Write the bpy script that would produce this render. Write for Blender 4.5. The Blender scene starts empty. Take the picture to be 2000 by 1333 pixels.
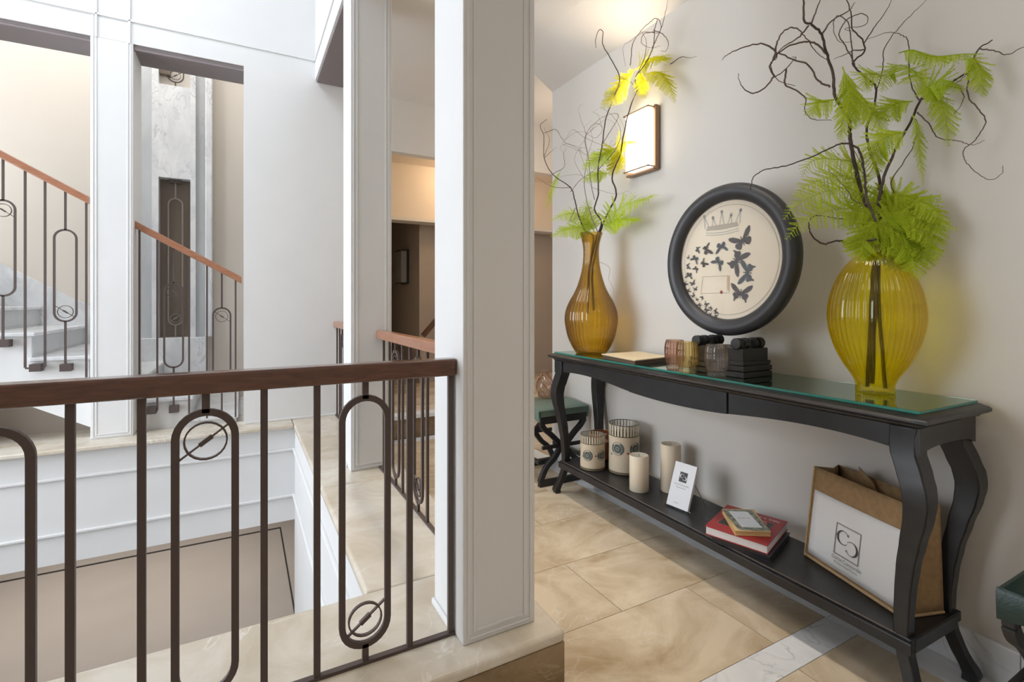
import bpy, math, random
from mathutils import Vector, Matrix
random.seed(7)
# ---------------------------------------------------------------- camera, sky, exposure
SC = bpy.context.scene
COL = SC.collection
F, CX, CY, EYE = 975.0, 1000.0, 591.0, 1.2
TH = math.atan(528 / 975)
S, C = math.sin(TH), math.cos(TH)
cam_d = bpy.data.cameras.new('camera'); cam = bpy.data.objects.new('camera', cam_d); COL.objects.link(cam)
cam.location = (0, 0, EYE); cam.rotation_euler = (math.pi / 2, 0, -TH)
cam_d.sensor_width = 36; cam_d.lens = 36 * F / 2000; cam_d.shift_y = (CY - 666.5) / 2000
cam_d.clip_start = 0.02
SC.camera = cam
w = bpy.data.worlds.new('sky'); SC.world = w; w.use_nodes = True
bg = w.node_tree.nodes['Background']; bg.inputs[0].default_value = (0.88, 0.935, 1.0, 1); bg.inputs[1].default_value = 7.6
SC.view_settings.view_transform = 'Standard'; SC.view_settings.look = 'None'
SC.view_settings.gamma = 1; SC.view_settings.use_curve_mapping = False
SC.view_settings.exposure = 0.06
try:
    SC.cycles.use_denoising = True
    SC.cycles.max_bounces = 14; SC.cycles.transparent_max_bounces = 24; SC.cycles.transmission_bounces = 12
    SC.cycles.sample_clamp_indirect = 8
except Exception:
    pass

def area(name, loc, rot, sx, sy, power=0, color=(1, 1, 1), portal=False, spread=180):
    d = bpy.data.lights.new(name, 'AREA'); d.shape = 'RECTANGLE'; d.size = sx; d.size_y = sy
    d.energy = power; d.color = color; d.spread = math.radians(spread)
    o = bpy.data.objects.new(name, d); COL.objects.link(o); o.location = loc; o.rotation_euler = rot
    if portal: d.cycles.is_portal = True
    return o
area('skylight_portal', (-1.35, 3.4, 5.12), (0, 0, 0), 1.9, 1.7, portal=True)
area('window_portal', (-4.05, 3.4, 1.75), (0, math.radians(-90), 0), 3.0, 3.1, portal=True)
area('stair_fill', (-1.3, 6.05, 4.9), (0, 0, 0), 2.6, 0.9, 30, (1, .96, .91))  # fill light added to brighten the cream stair wall
area('stair_window_portal', (-4.25, 6.1, 2.6), (0, math.radians(-90), 0), 3.0, 1.0, portal=True)  # portal of an invented side opening, added to light the stair evenly
area('hall_floor_fill', (1.30, 1.75, 3.14), (0, 0, 0), 0.2, 2.4, 6.5, (1, .90, .78), spread=62)  # added narrow fill that brightens the hall floor but not the wall
area('hall_lamp', (0.0, -1.1, 3.16), (0, 0, 0), 1.6, 1.2, 15, (1, .88, .75))
area('lower_hall_fill', (-1.5, 8.2, -0.8), (0, 0, 0), 4.0, 3.0, 62, (1, .93, .86))  # fill light added because the lower floor came out dark

# ---------------------------------------------------------------- pixel helpers (2000x1333 frame)
def ray(x, y):
    l = (x - CX) / F
    return S + C * l, C - S * l, (CY - y) / F
def atD(x, y, d):
    r = ray(x, y); return Vector((r[0] * d, r[1] * d, EYE + r[2] * d))

# ---------------------------------------------------------------- materials
M = {}
def mat(name, col, rough=0.5, metal=0.0, spec=0.5, noise=None, bump=0.0, bscale=40.0, coat=0.0):
    m = bpy.data.materials.new(name); m.use_nodes = True
    nt = m.node_tree; b = nt.nodes['Principled BSDF']
    b.inputs['Base Color'].default_value = (*col, 1); b.inputs['Roughness'].default_value = rough
    b.inputs['Metallic'].default_value = metal; b.inputs['Specular IOR Level'].default_value = spec
    if coat: b.inputs['Coat Weight'].default_value = coat; b.inputs['Coat Roughness'].default_value = 0.15
    if noise or bump:
        tc = nt.nodes.new('ShaderNodeTexCoord')
    if noise:
        sc, c2, det = noise
        n = nt.nodes.new('ShaderNodeTexNoise'); n.inputs['Scale'].default_value = sc; n.inputs['Detail'].default_value = det
        nt.links.new(tc.outputs['Object'], n.inputs['Vector'])
        r = nt.nodes.new('ShaderNodeValToRGB'); r.color_ramp.elements[0].position = 0.35; r.color_ramp.elements[1].position = 0.68
        r.color_ramp.elements[0].color = (*col, 1); r.color_ramp.elements[1].color = (*c2, 1)
        nt.links.new(n.outputs['Fac'], r.inputs['Fac']); nt.links.new(r.outputs['Color'], b.inputs['Base Color'])
    if bump:
        n2 = nt.nodes.new('ShaderNodeTexNoise'); n2.inputs['Scale'].default_value = bscale; n2.inputs['Detail'].default_value = 4
        nt.links.new(tc.outputs['Object'], n2.inputs['Vector'])
        bp = nt.nodes.new('ShaderNodeBump'); bp.inputs['Strength'].default_value = bump; bp.inputs['Distance'].default_value = 0.01
        nt.links.new(n2.outputs['Fac'], bp.inputs['Height']); nt.links.new(bp.outputs['Normal'], b.inputs['Normal'])
    M[name] = m; return m

def stone(name, base, dark, vein, vscale, vwidth, rough, nscale=2.2, stretch=(1, 1, 1), vmix=1.0, per_object=0.0):
    m = bpy.data.materials.new(name); m.use_nodes = True
    nt = m.node_tree; N = nt.nodes; L = nt.links; b = N['Principled BSDF']
    b.inputs['Roughness'].default_value = rough
    tc = N.new('ShaderNodeTexCoord'); mp = N.new('ShaderNodeMapping'); mp.inputs['Scale'].default_value = stretch
    L.new(tc.outputs['Object'], mp.inputs['Vector'])
    oi = N.new('ShaderNodeObjectInfo'); mul = N.new('ShaderNodeMath'); mul.operation = 'MULTIPLY'; mul.inputs[1].default_value = 30 * per_object
    L.new(oi.outputs['Random'], mul.inputs[0])
    add = N.new('ShaderNodeVectorMath'); add.operation = 'ADD'
    L.new(mp.outputs['Vector'], add.inputs[0]); L.new(mul.outputs[0], add.inputs[1])
    n1 = N.new('ShaderNodeTexNoise'); n1.inputs['Scale'].default_value = nscale; n1.inputs['Detail'].default_value = 9; n1.inputs['Roughness'].default_value = 0.62
    n1.inputs['Distortion'].default_value = 0.7
    L.new(add.outputs[0], n1.inputs['Vector'])
    r1 = N.new('ShaderNodeValToRGB'); e = r1.color_ramp.elements
    e[0].position = 0.34; e[0].color = (*dark, 1); e[1].position = 0.62; e[1].color = (*base, 1)
    L.new(n1.outputs['Fac'], r1.inputs['Fac'])
    n2 = N.new('ShaderNodeTexNoise'); n2.inputs['Scale'].default_value = vscale; n2.inputs['Detail'].default_value = 7; n2.inputs['Distortion'].default_value = 1.6
    L.new(add.outputs[0], n2.inputs['Vector'])
    sub = N.new('ShaderNodeMath'); sub.operation = 'SUBTRACT'; sub.inputs[1].default_value = 0.5; L.new(n2.outputs['Fac'], sub.inputs[0])
    ab = N.new('ShaderNodeMath'); ab.operation = 'ABSOLUTE'; L.new(sub.outputs[0], ab.inputs[0])
    mr = N.new('ShaderNodeMapRange'); mr.inputs['From Min'].default_value = 0; mr.inputs['From Max'].default_value = vwidth
    mr.inputs['To Min'].default_value = vmix; mr.inputs['To Max'].default_value = 0; L.new(ab.outputs[0], mr.inputs['Value'])
    n3 = N.new('ShaderNodeTexNoise'); n3.inputs['Scale'].default_value = vscale * 0.8; L.new(mp.outputs['Vector'], n3.inputs['Vector'])
    r3 = N.new('ShaderNodeMapRange'); r3.inputs['From Min'].default_value = 0.45; r3.inputs['From Max'].default_value = 0.65; L.new(n3.outputs['Fac'], r3.inputs['Value'])
    mm = N.new('ShaderNodeMath'); mm.operation = 'MULTIPLY'; L.new(mr.outputs[0], mm.inputs[0]); L.new(r3.outputs[0], mm.inputs[1])
    mx = N.new('ShaderNodeMix'); mx.data_type = 'RGBA'
    L.new(mm.outputs[0], mx.inputs[0]); L.new(r1.outputs['Color'], mx.inputs[6]); mx.inputs[7].default_value = (*vein, 1)
    L.new(mx.outputs[2], b.inputs['Base Color'])
    M[name] = m; return m

mat('plaster_white', (0.765, 0.765, 0.765), 0.75, noise=(3.0, (0.745, 0.745, 0.742), 5), bump=0.05, bscale=9)
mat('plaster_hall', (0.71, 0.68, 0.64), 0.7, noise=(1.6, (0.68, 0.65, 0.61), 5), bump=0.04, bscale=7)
mat('plaster_cream', (0.80, 0.745, 0.675), 0.8, noise=(2.0, (0.78, 0.725, 0.65), 4))
mat('plaster_peach', (0.76, 0.67, 0.56), 0.8, noise=(2.0, (0.73, 0.64, 0.53), 4))
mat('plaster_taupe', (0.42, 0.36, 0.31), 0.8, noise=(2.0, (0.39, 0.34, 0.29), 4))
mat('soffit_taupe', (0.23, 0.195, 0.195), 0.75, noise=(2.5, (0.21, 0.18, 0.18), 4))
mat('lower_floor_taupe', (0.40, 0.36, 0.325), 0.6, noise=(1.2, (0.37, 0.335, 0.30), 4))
mat('inlay_dark', (0.03, 0.027, 0.025), 0.5)
stone('stone_beige', (0.72, 0.61, 0.455), (0.46, 0.345, 0.215), (0.85, 0.81, 0.75), 1.9, 0.012, 0.2, 3.0, (1, 1.35, 1), 0.45, 1.0)
stone('stone_curb_lit', (0.71, 0.66, 0.575), (0.56, 0.48, 0.365), (0.88, 0.86, 0.82), 3.2, 0.014, 0.2, 3.4, (1, 1, 1), 0.6, 1.0)  # same tan stone, made paler to hold the atrium's reflection
stone('stone_brown', (0.34, 0.245, 0.14), (0.22, 0.145, 0.075), (0.55, 0.45, 0.30), 4.0, 0.012, 0.25, 3.5, (1, 1, 1.6), 0.5, 1.0)  # on the curb facings: the same stone, darkened to hold their shade
stone('marble_white', (0.86, 0.875, 0.89), (0.70, 0.72, 0.745), (0.38, 0.40, 0.43), 3.0, 0.022, 0.2, 3.0, (1.6, 1, 1), 0.6, 1.0)  # bluish base raised to stand for reflected light on the bands
stone('marble_grey', (0.60, 0.62, 0.63), (0.50, 0.52, 0.53), (0.42, 0.44, 0.46), 3.5, 0.02, 0.3, 2.5, (1, 1, .4), 0.6, 1.0)
mat('iron', (0.10, 0.075, 0.069), 0.5, 0.2, 0.4)
mat('black_paint', (0.014, 0.014, 0.016), 0.34, noise=(14, (0.022, 0.021, 0.022), 6), bump=0.05, bscale=30)
mat('worn_edge', (0.16, 0.125, 0.10), 0.5)
mat('black_matte', (0.020, 0.020, 0.022), 0.5)
mat('frame_black', (0.030, 0.030, 0.034), 0.42, noise=(6, (0.040, 0.040, 0.045), 4))
mat('leather_green', (0.006, 0.023, 0.017), 0.36, noise=(30, (0.008, 0.028, 0.021), 3), bump=0.08, bscale=160)
mat('leather_green_lit', (0.13, 0.19, 0.155), 0.33, noise=(30, (0.14, 0.205, 0.165), 3), bump=0.08, bscale=160)  # the green leather again, reflected light put into its colour
mat('wax', (0.80, 0.71, 0.56), 0.5); M['wax'].node_tree.nodes['Principled BSDF'].inputs['Subsurface Weight'].default_value = 0.25
mat('wax_tan', (0.75, 0.64, 0.49), 0.5)
mat('wick', (0.06, 0.05, 0.04), 0.9)
mat('paper_white', (0.82, 0.83, 0.86), 0.7)
mat('paper_cream', (0.86, 0.76, 0.60), 0.75, noise=(5, (0.82, 0.71, 0.55), 4))
mat('pages', (0.80, 0.78, 0.80), 0.8)
mat('cover_red', (0.33, 0.022, 0.026), 0.4)
mat('cover_dark', (0.022, 0.022, 0.028), 0.35)
mat('cover_pink', (0.45, 0.15, 0.14), 0.6)
mat('page_yellow', (0.66, 0.46, 0.22), 0.7)
mat('card_sage', (0.38, 0.40, 0.31), 0.6, noise=(60, (0.10, 0.10, 0.08), 2))
mat('jute', (0.42, 0.27, 0.135), 0.9, noise=(50, (0.34, 0.215, 0.105), 5), bump=0.4, bscale=260)
mat('jute_light', (0.56, 0.39, 0.22), 0.9, noise=(60, (0.48, 0.33, 0.18), 5), bump=0.3, bscale=260)
mat('canvas_white', (0.87, 0.865, 0.86), 0.85, bump=0.08, bscale=200)
mat('print_ink', (0.075, 0.07, 0.07), 0.7)
mat('print_grey', (0.26, 0.25, 0.25), 0.7)
mat('ink_blue', (0.075, 0.082, 0.088), 0.7)  # both butterfly inks are lightened to stand for reflection off the glazing
mat('ink_brown', (0.085, 0.068, 0.066), 0.7)
mat('ink_faint', (0.50, 0.43, 0.33), 0.75)
mat('ink_faint_grey', (0.42, 0.40, 0.36), 0.75)
mat('ink_tan', (0.62, 0.42, 0.24), 0.75)
mat('ink_red', (0.33, 0.06, 0.03), 0.7)
mat('bronze', (0.30, 0.19, 0.12), 0.4, 0.5)
mat('dark_sconce', (0.03, 0.027, 0.025), 0.5)
mat('opal_off', (0.33, 0.32, 0.30), 0.5)
mat('bark', (0.055, 0.038, 0.034), 0.75, noise=(40, (0.085, 0.06, 0.052), 3))
mat('twig', (0.12, 0.082, 0.072), 0.75)
mat('twig_pale', (0.27, 0.215, 0.18), 0.75)
mat('dark_wood_door', (0.17, 0.132, 0.10), 0.6)
mat('iron_pale', (0.30, 0.25, 0.225), 0.5)
mat('jar_paper', (0.64, 0.55, 0.42), 0.6, noise=(8, (0.58, 0.48, 0.35), 5))
mat('medal_dark', (0.085, 0.10, 0.095), 0.6)
mat('medal_pale', (0.25, 0.27, 0.24), 0.6)
mat('glass_edge', (0.03, 0.22, 0.17), 0.15)
mat('jar_cream', (0.74, 0.65, 0.50), 0.6)
mat('jar_stripe', (0.16, 0.125, 0.075), 0.5)
mat('wood_pale', (0.74, 0.61, 0.40), 0.55, noise=(9, (0.71, 0.57, 0.36), 4))
mat('wood_edge', (0.10, 0.066, 0.04), 0.6)
mat('copper', (0.35, 0.17, 0.09), 0.5)
mat('wire', (0.35, 0.33, 0.31), 0.4, 0.6)

def wood(name, c1, c2, rough):
    m = bpy.data.materials.new(name); m.use_nodes = True
    nt = m.node_tree; N = nt.nodes; L = nt.links; b = N['Principled BSDF']; b.inputs['Roughness'].default_value = rough
    tc = N.new('ShaderNodeTexCoord'); mp = N.new('ShaderNodeMapping'); mp.inputs['Scale'].default_value = (3, 3, 22)
    L.new(tc.outputs['Object'], mp.inputs['Vector'])
    n = N.new('ShaderNodeTexNoise'); n.inputs['Scale'].default_value = 3.5; n.inputs['Detail'].default_value = 8; n.inputs['Distortion'].default_value = 0.9
    L.new(mp.outputs['Vector'], n.inputs['Vector'])
    r = N.new('ShaderNodeValToRGB'); r.color_ramp.elements[0].position = 0.3; r.color_ramp.elements[1].position = 0.7
    r.color_ramp.elements[0].color = (*c1, 1); r.color_ramp.elements[1].color = (*c2, 1)
    L.new(n.outputs['Fac'], r.inputs['Fac']); L.new(r.outputs['Color'], b.inputs['Base Color'])
    b.inputs['Coat Weight'].default_value = 0.5; b.inputs['Coat Roughness'].default_value = 0.15
    M[name] = m
wood('handrail_wood', (0.085, 0.032, 0.018), (0.145, 0.056, 0.031), 0.24)
wood('handrail_wood_lit', (0.30, 0.125, 0.066), (0.40, 0.18, 0.10), 0.35)  # lit copy of the handrail wood, daylight put into its colour

def glass(name, tint, clear=0.5, rough=0.02, ior=1.45):
    m = bpy.data.materials.new(name); m.use_nodes = True
    nt = m.node_tree; N = nt.nodes; L = nt.links; N.remove(N['Principled BSDF'])
    out = N['Material Output']
    g = N.new('ShaderNodeBsdfGlass'); g.inputs['Color'].default_value = (*tint, 1); g.inputs['Roughness'].default_value = rough; g.inputs['IOR'].default_value = ior
    t = N.new('ShaderNodeBsdfTransparent'); t.inputs['Color'].default_value = (*tint, 1)
    mx = N.new('ShaderNodeMixShader'); mx.inputs[0].default_value = 1 - clear
    L.new(t.outputs[0], mx.inputs[1]); L.new(g.outputs[0], mx.inputs[2]); L.new(mx.outputs[0], out.inputs[0])
    M[name] = m
def thin_glass(name, tint, edge, clear=0.78, rough=0.02):
    """coloured blown glass: mostly straight transmission, some lensing, fresnel gloss; longer path = deeper colour"""
    m = bpy.data.materials.new(name); m.use_nodes = True
    nt = m.node_tree; N = nt.nodes; L = nt.links; N.remove(N['Principled BSDF']); out = N['Material Output']
    lw = N.new('ShaderNodeLayerWeight'); lw.inputs['Blend'].default_value = 0.35
    c = N.new('ShaderNodeMix'); c.data_type = 'RGBA'; L.new(lw.outputs['Facing'], c.inputs[0]); c.inputs[6].default_value = (*tint, 1); c.inputs[7].default_value = (*edge, 1)
    t = N.new('ShaderNodeBsdfTransparent'); g = N.new('ShaderNodeBsdfGlass'); g.inputs['Roughness'].default_value = rough; g.inputs['IOR'].default_value = 1.45
    L.new(c.outputs[2], t.inputs['Color']); L.new(c.outputs[2], g.inputs['Color'])
    m1 = N.new('ShaderNodeMixShader'); m1.inputs[0].default_value = 1 - clear; L.new(t.outputs[0], m1.inputs[1]); L.new(g.outputs[0], m1.inputs[2])
    fr = N.new('ShaderNodeFresnel'); fr.inputs['IOR'].default_value = 1.5
    gl = N.new('ShaderNodeBsdfGlossy'); gl.inputs['Roughness'].default_value = rough + .03; gl.inputs['Color'].default_value = (1, 1, 1, 1)
    ge = N.new('ShaderNodeNewGeometry'); fm = N.new('ShaderNodeMath'); fm.operation = 'MULTIPLY_ADD'; fm.use_clamp = True
    L.new(ge.outputs['Backfacing'], fm.inputs[0]); fm.inputs[1].default_value = -1; L.new(fr.outputs[0], fm.inputs[2])
    m2 = N.new('ShaderNodeMixShader'); L.new(fm.outputs[0], m2.inputs[0]); L.new(m1.outputs[0], m2.inputs[1]); L.new(gl.outputs[0], m2.inputs[2])
    L.new(m2.outputs[0], out.inputs[0]); M[name] = m
thin_glass('glass_yellow', (0.99, 0.955, 0.22), (0.92, 0.80, 0.06), 0.92)
glass('water', (1.0, 0.985, 0.90), 0.82, 0.0, 1.33)
thin_glass('glass_amber', (0.91, 0.79, 0.38), (0.48, 0.33, 0.14), 0.82, 0.06)
thin_glass('glass_brown', (0.88, 0.76, 0.69), (0.62, 0.42, 0.33), 0.7)
thin_glass('glass_honey', (0.97, 0.91, 0.72), (0.82, 0.68, 0.40), 0.7)
thin_glass('glass_blush', (0.975, 0.95, 0.93), (0.84, 0.76, 0.70), 0.7)
glass('glass_clear', (0.97, 0.975, 0.97), 0.6)
glass('glass_sheet', (0.86, 0.95, 0.91), 0.0, 0.0, 1.9)
glass('glass_print', (0.99, 0.99, 0.99), 0.6, 0.0, 1.3)

def emit(name, col, st):
    m = bpy.data.materials.new(name); m.use_nodes = True
    b = m.node_tree.nodes['Principled BSDF']; b.inputs['Base Color'].default_value = (0.9, 0.88, 0.84, 1)
    b.inputs['Emission Color'].default_value = (*col, 1); b.inputs['Emission Strength'].default_value = st; M[name] = m
emit('opal_lit', (1.0, 0.82, 0.60), 5.5)

def leafmat(name, c1, c2):
    m = bpy.data.materials.new(name); m.use_nodes = True
    nt = m.node_tree; N = nt.nodes; L = nt.links; N.remove(N['Principled BSDF']); out = N['Material Output']
    oi = N.new('ShaderNodeObjectInfo'); mx = N.new('ShaderNodeMix'); mx.data_type = 'RGBA'
    mx.inputs[6].default_value = (*c1, 1); mx.inputs[7].default_value = (*c2, 1); L.new(oi.outputs['Random'], mx.inputs[0])
    d = N.new('ShaderNodeBsdfDiffuse'); t = N.new('ShaderNodeBsdfTranslucent'); ms = N.new('ShaderNodeMixShader'); ms.inputs[0].default_value = 0.45
    L.new(mx.outputs[2], d.inputs[0]); L.new(mx.outputs[2], t.inputs[0])
    L.new(d.outputs[0], ms.inputs[1]); L.new(t.outputs[0], ms.inputs[2]); L.new(ms.outputs[0], out.inputs[0]); M[name] = m
leafmat('fern_green', (0.42, 0.54, 0.03), (0.60, 0.70, 0.07))
leafmat('fern_yellow_lit', (0.56, 0.56, 0.02), (0.72, 0.68, 0.03))  # yellow-green fern with the sconce's light put into its colour
leafmat('fern_lime', (0.46, 0.60, 0.03), (0.62, 0.74, 0.06))

# ---------------------------------------------------------------- mesh builder
class MB:
    def __init__(s): s.v = []; s.f = []
    def add(s, vs, fs):
        o = len(s.v); s.v += [tuple(p) for p in vs]; s.f += [tuple(i + o for i in f) for f in fs]; return s
    def box(s, x0, x1, y0, y1, z0, z1):
        return s.add([(x, y, z) for z in (z0, z1) for y in (y0, y1) for x in (x0, x1)],
                     [(0, 2, 3, 1), (4, 5, 7, 6), (0, 1, 5, 4), (2, 6, 7, 3), (0, 4, 6, 2), (1, 3, 7, 5)])
    def hull8(s, lo, hi):
        return s.add(list(lo) + list(hi), [(3, 2, 1, 0), (4, 5, 6, 7), (0, 1, 5, 4), (1, 2, 6, 5), (2, 3, 7, 6), (3, 0, 4, 7)])
    def prism(s, poly, fn0, fn1):
        n = len(poly); vs = [fn0(*p) for p in poly] + [fn1(*p) for p in poly]
        return s.add(vs, [tuple(range(n - 1, -1, -1)), tuple(range(n, 2 * n))] + [(i, (i + 1) % n, n + (i + 1) % n, n + i) for i in range(n)])
    def loft(s, rings, closed=True, cap=True):
        n = len(rings[0]); o = len(s.v)
        for r in rings: s.v += [tuple(p) for p in r]
        for k in range(len(rings) - 1):
            for i in range(n if closed else n - 1):
                j = (i + 1) % n
                s.f.append((o + k * n + i, o + k * n + j, o + (k + 1) * n + j, o + (k + 1) * n + i))
        if cap:
            s.f.append(tuple(o + i for i in range(n - 1, -1, -1))); s.f.append(tuple(o + (len(rings) - 1) * n + i for i in range(n)))
        return s
    def tube(s, pts, rad, n=6, cap=True):
        pts = [Vector(p) for p in pts]; rings = []
        t0 = (pts[1] - pts[0]).normalized()
        u = t0.cross(Vector((0, 0, 1)));
        if u.length < 0.05: u = t0.cross(Vector((0, 1, 0)))
        u.normalize()
        for i, p in enumerate(pts):
            t = (pts[min(i + 1, len(pts) - 1)] - pts[max(i - 1, 0)])
            t = t.normalized() if t.length > 1e-9 else t0
            u = (u - t * u.dot(t))
            u = u.normalized() if u.length > 1e-6 else t.orthogonal().normalized()
            v = t.cross(u)
            r = rad(i / (len(pts) - 1)) if callable(rad) else rad
            rings.append([p + (u * math.cos(a) + v * math.sin(a)) * r for a in [2 * math.pi * k / n for k in range(n)]])
        return s.loft(rings, True, cap)
    def bar(s, pts, w, d, wdir):
        """flat bar swept along pts; d across the plane normal wdir, w within the plane"""
        pts = [Vector(p) for p in pts]; wd = Vector(wdir).normalized(); rings = []
        for i, p in enumerate(pts):
            t = (pts[min(i + 1, len(pts) - 1)] - pts[max(i - 1, 0)]).normalized(); u = t.cross(wd).normalized()
            rings.append([p + u * a * w / 2 + wd * b * d / 2 for a, b in ((-1, -1), (1, -1), (1, 1), (-1, 1))])
        return s.loft(rings)
    def lathe(s, prof, n=48, c=(0, 0, 0), rib=0.0, nrib=0, cap=False):
        rings = []
        for r, z in prof:
            rings.append([(c[0] + (r * (1 + rib * math.cos(nrib * a))) * math.cos(a), c[1] + (r * (1 + rib * math.cos(nrib * a))) * math.sin(a), c[2] + z)
                          for a in [2 * math.pi * k / n for k in range(n)]])
        return s.loft(rings, True, cap)
    def build(s, name, m, parent=None, bevel=0.0, smooth=None, seg=2):
        me = bpy.data.meshes.new(name); me.from_pydata(s.v, [], s.f); me.update()
        import bmesh
        bm = bmesh.new(); bm.from_mesh(me); bmesh.ops.recalc_face_normals(bm, faces=bm.faces); bm.to_mesh(me); bm.free()
        me.materials.append(M[m] if isinstance(m, str) else m)
        if smooth is not None:
            me.polygons.foreach_set('use_smooth', [True] * len(me.polygons))
            me.set_sharp_from_angle(angle=math.radians(smooth))
        o = bpy.data.objects.new(name, me); COL.objects.link(o)
        if parent is not None: attach(o, parent)
        if bevel:
            b = o.modifiers.new('bevel', 'BEVEL'); b.width = bevel; b.segments = seg; b.limit_method = 'ANGLE'
        return o
def wm(o):
    m = Matrix.LocRotScale(o.location, o.rotation_euler, o.scale)
    if o.parent: return wm(o.parent) @ o.matrix_parent_inverse @ m
    return m
def attach(o, parent):
    o.parent = parent; o.matrix_parent_inverse = wm(parent).inverted()
def tag(o, label=None, cat=None, group=None, kind=None):
    if label: o['label'] = label
    if cat: o['category'] = cat
    if group: o['group'] = group
    if kind: o['kind'] = kind
    return o
def empty(name, loc, label=None, cat=None, group=None, kind=None):
    o = bpy.data.objects.new(name, None); COL.objects.link(o); o.location = loc; o.empty_display_size = 0.1
    return tag(o, label, cat, group, kind)
def struct(name, mb, m, label=None, **k):
    return tag(mb.build(name, m, None, **k), label, None, None, 'structure')
def B(*a): return MB().box(*a)
def cr(pts, n=6):
    """Catmull-Rom through pts"""
    P = [Vector(p) for p in pts]; P = [P[0] * 2 - P[1]] + P + [P[-1] * 2 - P[-2]]; out = []
    for i in range(1, len(P) - 2):
        for k in range(n):
            t = k / n; a, b, c, d = P[i - 1], P[i], P[i + 1], P[i + 2]
            out.append(0.5 * ((2 * b) + (c - a) * t + (2 * a - 5 * b + 4 * c - d) * t * t + (3 * b - a - 3 * c + d) * t ** 3))
    out.append(P[-2]); return out

# ================================================================ SETTING
X0, X1 = 0.613, 0.876          # column line of the atrium's right side
YN0, YN1 = 1.455, 1.72         # column line on the near side
YF = 5.04                      # far atrium wall
CURB = 0.115
WALLX = 2.107
CEIL = 3.176
# ---- hall floor with tiles
floor = struct('floor', B(-4.2, WALLX, -2.3, 1.395, -0.10, -0.012).box(0.886, WALLX, 1.395, 4.30, -0.10, -0.012).box(WALLX, 3.95, 3.2, 4.30, -0.10, -0.012), 'inlay_dark', 'beige stone tile floor of the hall with white marble bands')
def tile(x0, x1, y0, y1, m='stone_beige', g=0.0012, z=0.0, name='tile'):
    return B(x0 + g, x1 - g, y0 + g, y1 - g, -0.012, z).build(name, m, floor)
rows = [(-0.195, 0.2, [0.2, 0.9, 1.6]), (0.2, 0.595, [0.55, 1.25, 1.958]), (0.595, 0.99, [0.2, 0.9, 1.60]), (1.105, 1.50, [0.886, 1.645]), (1.50, 1.896, [0.886, 1.30, 1.958]),
        (1.896, 2.29, [0.886, 1.76]), (2.29, 2.685, [0.886, 1.42]), (2.685, 3.08, [0.886, 1.72]), (3.08, 3.475, [0.886, 1.38]), (3.475, 3.87, [0.886, 1.62]), (3.87, 4.18, [0.886, 1.35])]
for y0, y1, xs in rows:
    xs = sorted(set([x for x in xs if x < 1.958] + ([-0.5] if y0 < 0.9 else []) + [1.958]))
    for a, b in zip(xs, xs[1:]): tile(a, b, y0, min(y1, 1.385) if a < 0.88 and y0 > 1 else y1)
for a, b in ((-4.2, -3.5), (-3.5, -2.8), (-2.8, -2.1), (-2.1, -1.3), (-1.3, -0.5)):
    for y0, y1 in ((-0.195, 0.2), (0.2, 0.595), (0.595, 0.99)): tile(a, b, y0, y1)
for a, b in ((-4.2, -2.8), (-2.8, -1.4), (-1.4, 0.0), (0.0, 1.4), (1.4, 1.958)):
    for y0, y1 in ((-2.3, -1.6), (-1.6, -0.9), (-0.9, -0.195)): tile(a, b, y0, y1)
for a, b in ((-4.2, -2.5), (-2.5, -1.0), (-1.0, 0.6), (0.6, 1.958)): tile(a, b, 0.99, 1.105, 'marble_white', name='marble_band')
for a, b in ((-4.2, -2.0), (-2.0, -0.2), (-0.2, 0.886)): tile(a, b, 1.105, 1.385)
for a, b in ((-2.3, -0.9), (-0.9, 0.3), (0.3, 1.1), (1.1, 1.9), (1.9, 2.7), (2.7, 3.6), (3.6, 4.18)): tile(1.958, WALLX, a, b, 'marble_white', name='marble_band')
tile(0.886, 1.958, 4.18, 4.30, 'marble_white', name='marble_band')
for a, b in ((2.107, 2.8), (2.8, 3.9)): tile(a, b, 3.24, 3.87); tile(a, b, 3.87, 4.30)
B(1.9, 3.9, 4.296, 4.30, 0.0, 0.17).build('marble_riser', 'marble_white', floor)
# ---- step and landing beyond the hall
step = struct('floor_landing', B(0.886, 4.0, 4.315, 8.6, -0.10, 0.17), 'stone_brown', 'raised stone landing beyond the hall with white marble nosing')
B(0.886, 4.0, 4.30, 4.42, 0.17, 0.21).build('marble_nosing', 'marble_white', step, 0.004)
for i, (a, b) in enumerate(((0.886, 1.7), (1.7, 2.4), (2.4, 3.1), (3.1, 4.0))):
    for y0, y1 in ((4.422, 5.1), (5.1, 5.9), (5.9, 8.6)): B(a + .001, b - .001, y0 + .001, y1 - .001, 0.17, 0.208).build('tile', 'stone_beige', step)
# ---- stone curb round the atrium (slabs with rounded nosing)
curb = struct('trim_curb', B(-4.2, 0.925, 1.405, 1.88, -0.14, 0.075).box(0.43, 0.925, 1.88, 5.0, -0.14, 0.075), 'stone_brown', 'raised stone curb running round the atrium opening')
def slab(x0, x1, y0, y1, m='stone_curb_lit', z0=0.072, z1=CURB, bev=0.016):
    return B(x0, x1, y0, y1, z0, z1).build('slab', m, curb, bev, seg=4)
for a, b in ((-4.2, -2.5), (-2.498, -0.9)): slab(a, b, 1.37, 1.90)
slab(-0.898, 0.945, 1.37, 1.90)
slab(0.405, 0.945, 1.902, 3.1); slab(0.405, 0.945, 3.102, 4.3); slab(0.405, 0.945, 4.302, 4.81)
slab(0.408, 0.945, 4.812, 5.06)
B(-4.2, 0.943, 1.374, 1.403, -0.085, 0.0735).build('facing_slab', 'stone_brown', curb, 0.002)
B(0.927, 0.942, 1.403, 5.0, -0.085, 0.0735).build('facing_slab', 'stone_brown', curb, 0.002)
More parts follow.
